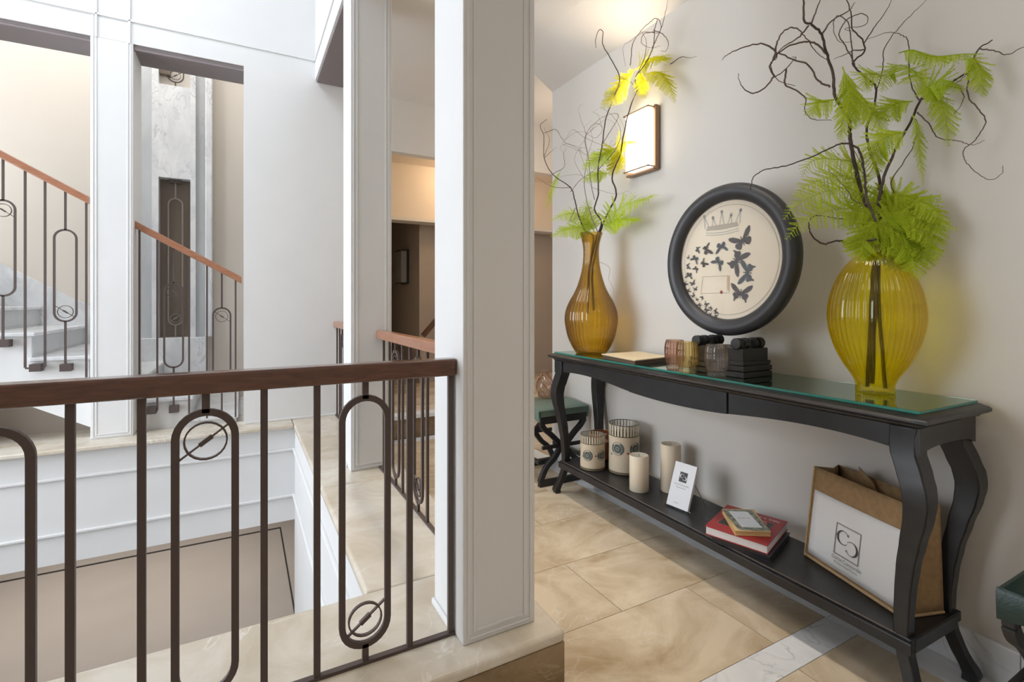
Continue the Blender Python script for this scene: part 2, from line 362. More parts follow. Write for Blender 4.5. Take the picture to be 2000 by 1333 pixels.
# ---- far ledge, fascias with mouldings
fas = struct('wall_far_fascia', B(-4.2, 0.42, 4.872, 5.18, -0.748, 0.085), 'plaster_white', 'white moulded fascia across the far side of the atrium void')
for z in (-0.114, -0.527):
    B(-4.2, 0.41, 4.852, 4.873, z - 0.011, z + 0.011).build('moulding', 'plaster_white', fas, 0.006)
for a, b in ((-4.2, -2.4), (-2.398, -0.7), (-0.698, 0.406)):
    B(a, b, 4.81, 5.18, 0.083, CURB).build('ledge_slab', 'stone_curb_lit', fas, 0.008)
side = struct('wall_right_fascia', B(0.42, 0.60, 1.9, 4.90, -2.62, 0.07), 'plaster_white', 'white moulded side wall of the atrium void under the right curb')
for z in (-0.114, -0.527):
    B(0.399, 0.421, 1.9, 4.872, z - 0.011, z + 0.011).build('moulding', 'plaster_white', side, 0.006)
struct('wall_near_fascia', B(-4.2, 0.42, 1.70, 1.88, -2.62, 0.07), 'plaster_white', 'white wall of the void below the near railing')
struct('wall_left_fascia', B(-4.2, -4.0, 1.88, 4.9, -2.62, 0.07), 'plaster_white', 'white wall of the void on its left side')
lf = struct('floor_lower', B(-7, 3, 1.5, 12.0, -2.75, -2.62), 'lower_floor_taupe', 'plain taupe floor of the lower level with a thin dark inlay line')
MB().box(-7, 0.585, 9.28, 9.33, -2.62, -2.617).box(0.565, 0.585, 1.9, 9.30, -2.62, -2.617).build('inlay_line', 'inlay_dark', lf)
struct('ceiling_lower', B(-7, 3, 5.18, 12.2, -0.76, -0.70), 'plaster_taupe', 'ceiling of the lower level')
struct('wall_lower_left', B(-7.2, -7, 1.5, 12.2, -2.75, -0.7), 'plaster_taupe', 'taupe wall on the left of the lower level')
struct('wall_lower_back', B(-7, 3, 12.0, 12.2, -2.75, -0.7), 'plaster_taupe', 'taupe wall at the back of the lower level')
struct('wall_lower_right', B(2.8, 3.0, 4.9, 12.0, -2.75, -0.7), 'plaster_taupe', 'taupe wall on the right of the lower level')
# ---- columns
def beads(mb, axis, fixed, a0, a1, z0, z1, sgn, ins=(0.014, 0.034), wd=(0.008, 0.011), pr=0.005):
    """two raised rectangular bead frames on a face; axis 'x': face normal along y at y=fixed"""
    for i, wdt in zip(ins, wd):
        for (p, q, r, t) in ((a0 + i, a0 + i + wdt, z0 + i, z1 - i), (a1 - i - wdt, a1 - i, z0 + i, z1 - i), (a0 + i + wdt, a1 - i - wdt, z0 + i, z0 + i + wdt)):
            f0, f1 = sorted((fixed, fixed + sgn * pr))
            if axis == 'x': mb.box(p, q, f0, f1, r, t)
            else: mb.box(f0, f1, p, q, r, t)
def column(x0, x1, y0, y1, label):
    c = struct('column', B(x0, x1, y0, y1, CURB, 3.28), 'plaster_white', label, bevel=0.004)
    mb = MB(); beads(mb, 'x', y0, x0, x1, CURB, 3.28, -1, pr=0.0038); mb.build('panel_moulding', 'plaster_white', c, 0.002)
    mb = MB(); mb.box(x0 - .012, x0, y0 + .10, y1, CURB, CURB + .022); mb.build('base_bead', 'plaster_white', c, 0.004)
column(X0, X1, YN0, YN1, 'square white column nearest the camera, with beaded panel mouldings')
column(X0, X1, 3.295, 3.56, 'square white column further back on the atrium edge')
# ---- upper beams of the atrium
def beam(name, x0, x1, y0, y1, label):
    o = struct(name, B(x0, x1, y0, y1, 3.305, 5.1), 'plaster_white', label)
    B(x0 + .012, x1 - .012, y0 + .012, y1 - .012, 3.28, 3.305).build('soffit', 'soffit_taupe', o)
    return o
br = beam('wall_upper_right', X0, X1, YN0, 5.04, 'white upper wall over the right side of the atrium with taupe soffit')
B(X0 - .012, X0, YN1, 5.04, 3.478, 3.49).build('moulding', 'plaster_white', br, .003)
bn = beam('wall_upper_near', -4.2, X0, YN0, YN1, 'white upper wall over the near railing')
struct('wall_left', B(-4.2, -3.9, 1.455, 1.85, 0.115, 5.1).box(-4.2, -3.9, 4.95, 5.42, 0.115, 5.1).box(-4.2, -3.9, 1.85, 4.95, 3.25, 5.1).box(-4.2, -3.9, 1.85, 4.95, 0.07, 0.25), 'plaster_white', 'white wall on the left of the atrium with a tall window opening')
struct('ceiling_skylight_mask', B(-4.2, -2.3, 1.455, 5.42, 5.1, 5.3).box(-0.4, 0.876, 1.455, 5.42, 5.1, 5.3).box(-2.3, -0.4, 1.455, 2.55, 5.1, 5.3).box(-2.3, -0.4, 4.25, 5.42, 5.1, 5.3), 'plaster_white', 'unseen roof added round the atrium skylight to cut its light')  # added out of view to narrow the skylight and dim the upper atrium
struct('ceiling_stair', B(-4.4, 1.0, 5.425, 6.9, 5.1, 5.3), 'plaster_white', 'ceiling over the stair')
# ---- far atrium wall with two tall openings
FT = 5.42
fw = struct('wall_far', B(0.016, 0.875, YF, FT, CURB, 5.1).box(-4.2, 0.016, YF, FT, 3.305, 5.1), 'plaster_white', 'white far wall of the atrium with tall stair openings')
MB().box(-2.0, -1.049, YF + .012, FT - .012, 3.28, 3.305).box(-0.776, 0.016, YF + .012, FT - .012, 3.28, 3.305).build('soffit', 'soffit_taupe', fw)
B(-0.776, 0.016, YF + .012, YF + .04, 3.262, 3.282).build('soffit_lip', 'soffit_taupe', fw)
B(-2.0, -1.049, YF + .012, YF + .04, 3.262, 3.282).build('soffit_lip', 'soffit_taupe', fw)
B(-4.2, 0.613, YF - .012, YF, 3.478, 3.492).build('moulding', 'plaster_white', fw, .003)
for x in (-1.012, -0.80): B(x - .008, x + .008, YF - .012, YF, 3.30, 5.1).build('moulding', 'plaster_white', fw, .003)
p = struct('column_far', B(-1.049, -0.776, YF, FT, CURB, 3.305), 'plaster_white', 'square white pillar between the two stair openings', bevel=.004)
mb = MB(); beads(mb, 'x', YF, -1.049, -0.776, CURB, 3.5, -1, (0.012, 0.03), (0.01, 0.012), 0.0045); mb.build('panel_moulding', 'plaster_white', p, .002)
B(0.016, 0.80, YF - .012, YF, CURB, CURB + .02).build('base_bead', 'plaster_white', fw, .004)
struct('wall_far_left', B(-4.2, -2.0, YF, FT, CURB, 3.305), 'plaster_white', 'white wall left of the stair openings')
# ---- hall ceiling, right wall, far wall of hall
ceil = struct('ceiling', B(0.834, WALLX, 1.636, 4.80, CEIL, 3.5).box(-4.2, WALLX, -2.3, 1.38, CEIL, 3.5).box(0.834, WALLX, 1.38, 1.636, CEIL, 3.5).box(WALLX, 4.0, 3.237, 4.80, CEIL, 3.5), 'plaster_hall', 'off white hall ceiling')
cove = [(WALLX + .01, 2.815), (1.96, 2.915), (1.80, 3.02), (1.64, 3.095), (1.46, 3.145), (1.28, 3.172), (1.12, 3.180), (1.12, 3.40), (WALLX + .01, 3.40)]
mb = MB()
for i in range(6): mb.prism([cove[i], cove[i + 1], (cove[i + 1][0], 3.40), (cove[i][0], 3.40)], lambda a, b: (a, -2.3, b), lambda a, b: (a, 3.237, b))
mb.build('cove', 'plaster_hall', ceil, smooth=40)
struct('wall_hall_far', B(X1 + .002, 4.4, 5.043, 5.16, 2.74, 3.7), 'plaster_hall', 'off white wall above the passage opening')
struct('ceiling_passage', B(X1 + .004, 4.4, 5.163, 8.6, 2.90, 3.1), 'plaster_peach', 'peach ceiling of the passage behind the hall')
wr = struct('wall_right', B(WALLX, 2.35, -2.3, 3.237, 0, 3.5), 'plaster_hall', 'off white plaster wall behind the console table')
bb = struct('baseboard_right', B(WALLX - .016, WALLX, -2.3, -0.4, 0, .123), 'marble_white', 'white grey veined marble baseboard along the hall wall')
for a, b in ((-0.398, 0.6), (0.602, 1.5), (1.502, 2.4), (2.402, 3.237)): B(WALLX - .016, WALLX + .001, a, b, 0, .123).build('marble_slab', 'marble_white', bb, .002)
ph = struct('wall_passage_header', B(X1 + .006, 4.3, 6.0, 6.2, 2.24, 2.905), 'plaster_peach', 'peach header wall over the dark passage')
B(X1 + .006, 4.3, 5.97, 6.21, 2.20, 2.24).build('soffit', 'plaster_hall', ph)
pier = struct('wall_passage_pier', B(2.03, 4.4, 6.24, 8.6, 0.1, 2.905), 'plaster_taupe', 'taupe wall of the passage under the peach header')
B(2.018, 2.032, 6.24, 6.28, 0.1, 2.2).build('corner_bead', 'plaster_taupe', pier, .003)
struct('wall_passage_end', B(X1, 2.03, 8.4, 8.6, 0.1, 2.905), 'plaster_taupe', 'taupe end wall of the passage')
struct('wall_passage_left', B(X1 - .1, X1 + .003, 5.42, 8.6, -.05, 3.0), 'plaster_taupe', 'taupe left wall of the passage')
struct('wall_passage_right', B(3.9, 4.0, 3.237, 6.3, 0.0, 3.28), 'plaster_peach', 'peach right wall of the passage')
struct('wall_hall_end', B(2.34, 4.0, 3.14, 3.236, 0.0, 3.3), 'plaster_hall', 'return of the hall wall at its far end')
wb = struct('wall_back', B(-4.2, WALLX + .2, -2.5, -2.3, 0, CEIL), 'plaster_hall', 'hall wall behind the camera')
struct('wall_hall_left', B(-4.2, -3.95, -2.5, 1.40, 0, 3.5), 'plaster_hall', 'hall wall at the far left')
# ---- stair hall
NST = 9
def nos(k): return -0.05 - 0.347 * k, 0.181 + 0.196 * k
stair = empty('staircase', (-0.05, 5.2, 0.1), 'white marble staircase rising to the left behind the far atrium wall', None, None, 'structure')
YS, YB = 5.20, 6.70
poly = [(0.016, 0.05), (0.016, 0.115)]
for k in range(NST):
    x, z = nos(k); zp = 0.115 if k == 0 else nos(k - 1)[1]
    poly += [(x, zp - .02), (x, z - .03)]
xe, ze = nos(NST); poly += [(xe, nos(NST - 1)[1] - .03), (xe, 0.386 + 0.566 * (-1.437 - xe)), (-0.98, 0.127), (-0.9, 0.05)]
# stringer face + body as strips between neighbouring x (keeps every face convex)
mb = MB()
for k in range(NST):
    x, z = nos(k); xn = x - 0.347
    bot = lambda q: max(0.05, 0.386 + 0.566 * (-1.437 - q))
    mb.prism([(x, bot(x)), (x, z - .03), (xn, z - .03), (xn, bot(xn))], lambda a, b: (a, YS, b), lambda a, b: (a, YB, b))
mb.build('stringer', 'plaster_white', stair)
for k in range(NST):
    x, z = nos(k)
    B(x - 0.36, x + 0.022, YS - 0.022, YB, z - 0.03, z).build('tread', 'marble_white', stair, .006)
    B(x - 0.001, x + 0.008, YS + .002, YB, z - 0.172, z - 0.03).build('riser', 'marble_grey', stair)
MB().box(-0.05, 0.88, 5.18, 6.9, 0.02, 0.09).build('landing', 'marble_white', stair)
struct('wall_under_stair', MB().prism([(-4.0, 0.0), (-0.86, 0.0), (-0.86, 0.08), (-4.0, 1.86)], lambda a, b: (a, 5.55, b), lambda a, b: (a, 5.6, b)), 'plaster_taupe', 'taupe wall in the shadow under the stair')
struct('floor_under_stair', B(-4.0, 0.0, 5.1, 5.6, 0.0, 0.1), 'stone_curb_lit', 'stone sill under the stair opening')
sk = struct('baseboard_stair', MB().prism([(-4.2, 2.55 + .35), (-4.2, 2.30), (-1.0, 0.5), (-1.0, 0.92)], lambda a, b: (a, 6.66, b), lambda a, b: (a, 6.71, b)), 'marble_white', 'sloping marble skirting on the stair wall')
struct('wall_stair_back', B(-4.4, 1.0, 6.70, 6.9, 0, 5.1), 'plaster_cream', 'cream wall behind the stair')
struct('wall_stair_right', B(0.88, 1.0, 5.42, 6.7, 0, 5.1), 'plaster_cream', 'cream wall on the right of the stair')
struct('wall_stair_left', B(-4.4, -4.2, 5.4, 6.9, 4.1, 5.1).box(-4.4, -4.2, 5.4, 6.9, 0, 1.1).box(-4.4, -4.2, 5.4, 5.6, 1.1, 4.1).box(-4.4, -4.2, 6.6, 6.9, 1.1, 4.1), 'plaster_cream', 'cream wall on the left of the stair with an unseen opening added for light')
mt = empty('marble_tower', (-0.65, 6.6, 0.1), 'tall veined marble panel with slit openings behind the stair', None, None, 'structure')
B(-1.02, -0.33, 6.50, 6.70, 0.1, 0.815).build('plinth', 'marble_white', mt, .005)
B(-1.05, -0.85, 6.62, 6.70, 0.815, 5.0).build('side_panel', 'marble_grey', mt)
B(-0.79, -0.50, 6.56, 6.70, 2.56, 3.57).build('veined_panel', 'marble_white', mt)
MB().box(-0.85, -0.79, 6.56, 6.70, 0.815, 5.0).build('jamb', 'marble_white', mt)
MB().box(-0.50, -0.45, 6.56, 6.70, 0.815, 5.0).build('jamb', 'marble_white', mt)
B(-0.45, -0.36, 6.60, 6.70, 0.815, 5.0).build('side_strip', 'marble_grey', mt)
B(-0.36, -0.29, 6.56, 6.70, 0.815, 5.0).build('side_strip', 'marble_white', mt, .01)
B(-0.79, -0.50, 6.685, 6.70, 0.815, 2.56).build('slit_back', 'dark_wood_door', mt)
B(-0.79, -0.50, 6.685, 6.70, 3.57, 4.6).build('slit_back', 'plaster_cream', mt)
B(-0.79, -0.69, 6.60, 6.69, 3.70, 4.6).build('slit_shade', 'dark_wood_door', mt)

# ================================================================ RAILINGS
def stadium(c, hw, z0, z1, ax, n=14):
    """closed loop path in the rail plane; ax: 'x' or 'y' run direction"""
    pts = []
    for k in range(n + 1):
        a = math.pi * k / n; pts.append((hw * math.cos(a), z1 - hw + hw * math.sin(a)))
    for k in range(n + 1):
        a = math.pi + math.pi * k / n; pts.append((hw * math.cos(a), z0 + hw + hw * math.sin(a)))
    pts.append(pts[0]); pts.append(pts[1])
    return [(c[0] + u, c[1], z) if ax == 'x' else (c[0], c[1] + u, z) for u, z in pts]
def oval(root, c, z0, z1, ztop, zbot, ax, ring_top, bw=0.018, bd=0.013, hw=0.067, tilt=1, im='iron'):
    nrm = (0, 1, 0) if ax == 'x' else (1, 0, 0)
    P = lambda u, z: (c[0] + u, c[1], z) if ax == 'x' else (c[0], c[1] + u, z)
    mb = MB(); path = stadium(c, hw, z0, z1, ax); mb.bar(path[:-1], bw, bd, nrm)
    mb.bar([P(0, z1 - .002), P(0, ztop)], bw, bd, nrm); mb.bar([P(0, zbot), P(0, z0 + .002)], bw, bd, nrm)
    o = mb.build('oval_baluster', im, root)
    zc = (z1 - .075) if ring_top else (z0 + .075); rr = 0.048
    ring = [P(rr * math.cos(a), zc + rr * math.sin(a)) for a in [2 * math.pi * k / 24 for k in range(26)]]
    MB().bar(ring[:-1], 0.004, bd * 0.9, nrm).build('ring', im, o)
    mb = MB(); d = 0.062; t = tilt
    mb.bar([P(-d, zc - t * d * .75), P(d, zc + t * d * .75)], 0.004, bd * 0.8, nrm)
    mb.bar([P(-.014, zc - t * .0105), P(-.004, zc - t * .003), P(.004, zc + t * .003), P(.014, zc + t * .0105)], 0.011, bd, nrm)
    mb.build('crossbar', im, o)
def balustrade(root, ax, fixed, pos, z0, ztop, ovals, bw=0.018, bd=0.013):
    nrm = (0, 1, 0) if ax == 'x' else (1, 0, 0)
    for u, kind in pos:
        c = (u, fixed) if ax == 'x' else (fixed, u)
        if kind == 'b':
            MB().bar([(c[0], c[1], z0), (c[0], c[1], ztop)], bw, bd, nrm).build('baluster', 'iron', root)
        else:
            oval(root, c, z0 + ovals[0], z0 + ovals[1], ztop, z0, ax, kind == 't', bw, bd)
# near railing
r1 = empty('railing', (0, 1.53, CURB), 'near railing with dark wooden handrail and iron oval balusters', 'railing')
B(-3.9, 0.6125, 1.502, 1.560, 0.963, 1.018).build('handrail', 'handrail_wood', r1, .008, seg=3)
B(-3.9, 0.6125, 1.520, 1.540, CURB, CURB + .010).build('bottom_rail', 'iron', r1)
pos = [(0.600, 'b')]; seq = ['b', 'o', 'b']
kinds = {1: 'u', 4: 't', 7: 'u', 10: 't', 13: 'u', 16: 't', 19: 'u'}
for k in range(22): pos.append((0.463 - 0.1363 * k, kinds.get(k, 'b')))
balustrade(r1, 'x', 1.53, [(u, 'o' if q == 'u' else q) for u, q in pos], CURB + .008, 0.966, (0.050, 0.790))
# right railings between columns
r2 = empty('railing', (0.80, 2.5, CURB), 'railing between the two white columns, running into the hall', 'railing')
B(0.772, 0.830, YN1 + .001, 3.292, 0.963, 1.018).build('handrail', 'handrail_wood_lit', r2, .008, seg=3)
B(0.79, 0.81, YN1 + .001, 3.292, CURB, CURB + .010).build('bottom_rail', 'iron', r2)
balustrade(r2, 'y', 0.80, [(3.2 - .142 * k, 't' if k in (2, 8) else 'o' if k == 5 else 'b') for k in range(11)], CURB + .008, 0.965, (0.05, 0.79), bw=.017)
r3 = empty('railing', (0.80, 4.3, CURB), 'short railing glimpsed between the back column and far wall', 'railing')
B(0.772, 0.830, 3.562, 5.038, 0.963, 1.018).build('handrail', 'handrail_wood_lit', r3, .008, seg=3)
B(0.79, 0.81, 3.562, 5.038, CURB, CURB + .010).build('bottom_rail', 'iron', r3)
balustrade(r3, 'y', 0.80, [(4.98 - .142 * k, 't' if k in (2, 8) else 'o' if k == 5 else 'b') for k in range(10)], CURB + .008, 0.965, (0.05, 0.79), bw=.017)
# stair railings
def hz(x): return 1.431 - 0.574 * x
def stair_rail(x0, x1, items, label):
    r = empty('stair_railing', ((x0 + x1) / 2, 5.13, hz((x0 + x1) / 2) - 1), label, 'railing')
    MB().prism([(x0, hz(x0)), (x1, hz(x1)), (x1, hz(x1) - .062), (x0, hz(x0) - .062)], lambda a, b: (a, 5.105, b), lambda a, b: (a, 5.155, b)).build('handrail', 'handrail_wood_lit', r, .006)
    for it in items:
        if it[0] == 'b':
            MB().bar([(it[1], 5.13, it[2]), (it[1], 5.13, hz(it[1]) - .058)], .014, .012, (0, 1, 0)).build('baluster', 'iron', r)
        elif it[0] == 'p':
            MB().bar([(it[1], 5.13, it[3]), (it[2], 5.13, it[3])], .012, .012, (0, 1, 0)).build('bottom_link', 'iron', r)
        elif it[0] == 'x':
            B(it[1] - .034, it[1] + .034, 5.118, 5.202, it[2] - .028, it[2] + .028).build('fixing_block', 'iron', r)
        else:
            oval(r, (it[1], 5.13), it[2], it[2] + .72, hz(it[1]) - .058, it[3], 'x', it[0] == 't', .014, .012, tilt=-1)
    return r
stair_rail(-2.6, -1.072, [('b', -1.092, .6), ('o', -1.22, 1.051, .685), ('x', -1.22, .685), ('b', -1.341, .70), ('b', -1.456, .70), ('p', -1.456, -1.341, .695), ('x', -1.398, .695),
    ('t', -1.58, 1.25, .89), ('x', -1.58, .89), ('b', -1.70, .95), ('b', -1.815, .95), ('p', -1.815, -1.70, .95), ('x', -1.757, .95), ('o', -1.94, 1.46, 1.1), ('b', -2.06, 1.1), ('b', -2.18, 1.1), ('t', -2.3, 1.66, 1.3), ('b', -2.42, 1.3)],
    'stair railing with red-brown handrail seen through the left opening')
stair_rail(-0.782, 0.0, [('b', -.748, .29), ('b', -.626, .29), ('p', -.748, -.626, .29), ('x', -.668, .29), ('t', -.511, .644, .285), ('x', -.511, .285), ('b', -.40, .182), ('b', -.268, .182),
    ('t', -.155, .43, .182), ('b', -.048, .17)], 'stair railing with red-brown handrail in the opening right of the pillar')
# iron ovals in the marble slits
sg = empty('slit_grille', (-0.645, 6.64, 0.9), 'iron oval grille inside the dark slit of the marble panel', 'grille')
oval(sg, (-0.645, 6.64), 0.95, 2.35, 2.56, 0.815, 'x', False, .012, .01, hw=.065, im='iron_pale')
B(-0.70, -0.59, 6.62, 6.66, 2.52, 2.56).build('fixing_block', 'iron', sg)
sg2 = empty('slit_grille', (-0.645, 6.64, 3.6), 'iron oval grille in the upper slit just under the soffit', 'grille')
oval(sg2, (-0.645, 6.64), 3.64, 4.4, 4.6, 3.57, 'x', False, .012, .01, hw=.075)
# handrail up the passage
ph_ = empty('wall_handrail', (1.75, 5.28, 0.9), 'dark sloping handrail on the passage wall beyond the right railing', 'handrail')
a, b = atD(826, 657, 6.25), atD(858, 618, 6.25)
mb = MB(); mb.bar([a, a + (b - a) * 2.5], 0.055, 0.05, (0, 1, 0)); mb.build('rail', 'handrail_wood', ph_)
MB().tube([a + (b - a) * .8 + Vector((0, 0, -.02)), a + (b - a) * .8 + Vector((0, .12, -.05))], .008).build('bracket', 'iron', ph_)

# ================================================================ SCONCES
sc1 = empty('wall_sconce', (2.10, 2.22, 2.15), 'lit box wall sconce with bronze frame on the hall wall', 'sconce')
B(2.092, WALLX, 2.108, 2.345, 1.965, 2.328).build('back_plate', 'bronze', sc1, .002)
MB().box(2.028, 2.090, 2.128, 2.312, 1.982, 2.312).build('diffuser', 'opal_lit', sc1, .003)
for z in (1.978, 2.316):
    mb = MB(); mb.box(2.020, 2.026, 2.116, 2.324, z - .003, z + .003).box(2.020, 2.092, 2.116, 2.122, z - .003, z + .003).box(2.020, 2.092, 2.318, 2.324, z - .003, z + .003)
    mb.build('wire_frame', 'bronze', sc1)
MB().box(2.068, 2.094, 2.106, 2.122, 1.962, 2.33).build('side_bar', 'bronze', sc1, .002)
MB().box(2.055, 2.094, 2.11, 2.34, 1.958, 1.970).build('bottom_bar', 'bronze', sc1, .002)
sc2 = empty('wall_sconce', (2.025, 6.84, 1.66), 'unlit dark-framed wall sconce in the far passage', 'sconce')
B(2.001, 2.03, 6.728, 7.03, 1.455, 1.931).build('back_plate', 'dark_sconce', sc2)
B(1.926, 2.001, 6.751, 7.006, 1.478, 1.908).build('diffuser', 'opal_off', sc2)
for z in (1.467, 1.919):
    mb = MB(); mb.box(1.92, 2.007, 6.745, 6.757, z - .007, z + .007).box(1.916, 1.926, 6.745, 7.012, z - .007, z + .007)
    mb.build('wire_frame', 'dark_sconce', sc2)
sl = bpy.data.lights.new('sconce_bulb', 'AREA'); sl.size = .05; sl.shape = 'RECTANGLE'; sl.size_y = .16; sl.energy = 2.8; sl.spread = math.radians(95); sl.color = (1, .80, .58)
so = bpy.data.objects.new('sconce_bulb', sl); COL.objects.link(so); so.location = (2.055, 2.22, 2.325); so.rotation_euler = (math.pi, math.radians(-32), 0)
lp = bpy.data.lights.new('passage_lamp', 'POINT'); lp.energy = 14; lp.color = (1, .74, .48); lp.shadow_soft_size = .12
lo = bpy.data.objects.new('passage_lamp', lp); COL.objects.link(lo); lo.location = (2.5, 5.5, 2.75)
lp2 = bpy.data.lights.new('hall_end_fill', 'POINT'); lp2.energy = 10; lp2.color = (1, .84, .68); lp2.shadow_soft_size = .15  # unseen fill light added to lift the far wall and ceiling
lo2 = bpy.data.objects.new('hall_end_fill', lp2); COL.objects.link(lo2); lo2.location = (2.75, 4.0, 2.5)

# ================================================================ CONSOLE TABLE
CA = math.radians(1.2)
ORG = Vector((1.668, 0.668, 0))
ua, ub = Vector((math.sin(CA) * .9, math.cos(CA), 0)).normalized(), Vector((math.cos(CA), -math.sin(CA) * .9, 0)).normalized()
def T(a, b, z): p = ORG + ua * a + ub * b; return (p.x, p.y, z)
LEN, DEP, TOP = 2.005, 0.405, 0.880
con = empty('console_table', T(LEN / 2, DEP / 2, 0), 'long black console table with cabriole legs, lower shelf and glass top', 'table')
def cbox(a0, a1, b0, b1, z0, z1): return MB().hull8([T(a0, b0, z0), T(a1, b0, z0), T(a1, b1, z0), T(a0, b1, z0)], [T(a0, b0, z1), T(a1, b0, z1), T(a1, b1, z1), T(a0, b1, z1)])
def rect(i, z, bk=None):
    j = i if bk is None else bk
    return [T(i, i, z), T(LEN - i, i, z), T(LEN - i, DEP - j, z), T(i, DEP - j, z)]
prof = [(0.034, .836), (0.026, .840), (0.022, .848), (0.008, .852), (0.0, .858), (0.0, .866), (0.006, .872), (0.018, .876), (0.026, .880)]
MB().loft([rect(i, z, i * .4) for i, z in prof]).build('table_top', 'black_paint', con, smooth=40)
o = MB().loft([rect(.030, .8805, .016), rect(.030, .8885, .016)]).build('glass_sheet', 'glass_sheet', con, .0015); o['label'] = 'greenish glass sheet on the top'
for (q0, q1, r0_, r1_) in ((.0305, LEN - .0305, .0292, .0302), (.0292, .0302, .0295, DEP - .017), (LEN - .0302, LEN - .0292, .0295, DEP - .017)):
    cbox(q0, q1, r0_, r1_, .8806, .8884).build('glass_edge', 'glass_edge', con)
# aprons
def apron_z(a):
    t = (a - .06) / (LEN - .12); d = abs(t - .5) * 2
    if d < .32: return .737 + .012 * (d / .32) ** 2
    if d < .75: return .749 + .029 * math.sin((d - .32) / .43 * math.pi / 2)
    return .778 - .016 * ((d - .75) / .25) ** 2
def apron(a0, a1, b0, b1, name):
    n = 18; rings = []
    for k in range(n + 1):
        a = a0 + (a1 - a0) * k / n; z = apron_z(a)
        rings.append([T(a, b0, z), T(a, b1, z), T(a, b1, .838), T(a, b0, .838)])
    return MB().loft(rings).build(name, 'black_paint', con, smooth=35)
apron(.085, .683, .040, .062, 'apron_panel'); apron(.688, 1.276, .034, .058, 'drawer_front'); apron(1.281, LEN - .085, .040, .062, 'apron_panel')
apron(.08, LEN - .08, DEP - .05, DEP - .03, 'back_apron')
for a0, a1 in ((.030, .055), (LEN - .055, LEN - .030)):
    rings = []
    for k in range(13):
        t = k / 12; b = .031 + (DEP - .06) * t; z = .770 + .010 * math.sin(t * math.pi) - .012 * (abs(t - .5) * 2) ** 6
        rings.append([T(a0, b, z), T(a1, b, z), T(a1, b, .838), T(a0, b, .838)])
    MB().loft(rings).build('side_apron', 'black_paint', con, smooth=35)
# cabriole legs: (z, out along length, out across depth, width)
LP = [(.838, .000, .000, .074), (.80, -.006, .000, .070), (.76, -.004, .003, .068), (.71, .014, .010, .068), (.66, .030, .018, .066), (.62, .034, .020, .063), (.57, .028, .016, .058), (.50, .012, .008, .052),
      (.42, -.004, .000, .047), (.34, -.014, -.006, .043), (.27, -.019, -.009, .041), (.21, -.020, -.009, .040), (.16, -.014, -.006, .038), (.10, .004, .004, .036), (.06, .020, .014, .037), (.03, .034, .024, .042), (.015, .036, .026, .042), (0, .030, .022, .036)]
def leg(sa, sb):
    zs = [p[0] for p in LP]; rings = []
    N = 40
    for k in range(N + 1):
        z = .838 * (1 - k / N)
        for i in range(len(LP) - 1):
            if LP[i][0] >= z >= LP[i + 1][0]: break
        t = (LP[i][0] - z) / (LP[i][0] - LP[i + 1][0]); t = t * t * (3 - 2 * t) * .5 + t * .5
        oa, ob, wd = [LP[i][q] * (1 - t) + LP[i + 1][q] * t for q in (1, 2, 3)]
        ca = (.070 - oa) if sa < 0 else (LEN - .070 + oa); cb = (.066 - ob) if sb < 0 else (DEP - .062 + ob)
        h = wd / 2
        rings.append([T(ca + q * h, cb + r * h, z) for q, r in ((-1, -1), (1, -1), (1, 1), (-1, 1))])
    return MB().loft(rings).build('leg', 'black_paint', con, .004, smooth=50)
for sa in (-1, 1):
    for sb in (-1, 1): leg(sa, sb)
SH = 0.210
MB().loft([[T(.06, .052, z), T(LEN - .06, .052, z), T(LEN - .06, DEP - .045, z), T(.06, DEP - .045, z)] for z in (SH - .032, SH)]).build('shelf', 'black_paint', con, .003)
cbox(.055, LEN - .055, .042, .054, SH - .044, SH - .008).build('shelf_rail', 'black_paint', con, .003)
cbox(.10, LEN - .10, .0505, .0535, SH - .001, SH + .0008).build('worn_edge_line', 'worn_edge', con)
MB().bar([T(.03, .0005, .8635), T(LEN * .55, .0005, .8635)], .002, .002, tuple(ub)).build('worn_edge_line', 'worn_edge', con)
for aa in (.07, LEN - .07): cbox(aa - .012, aa + .012, .07, DEP - .07, SH - .045, SH - .002).build('end_stretcher', 'black_paint', con, .003)
GT = 0.889   # glass top surface

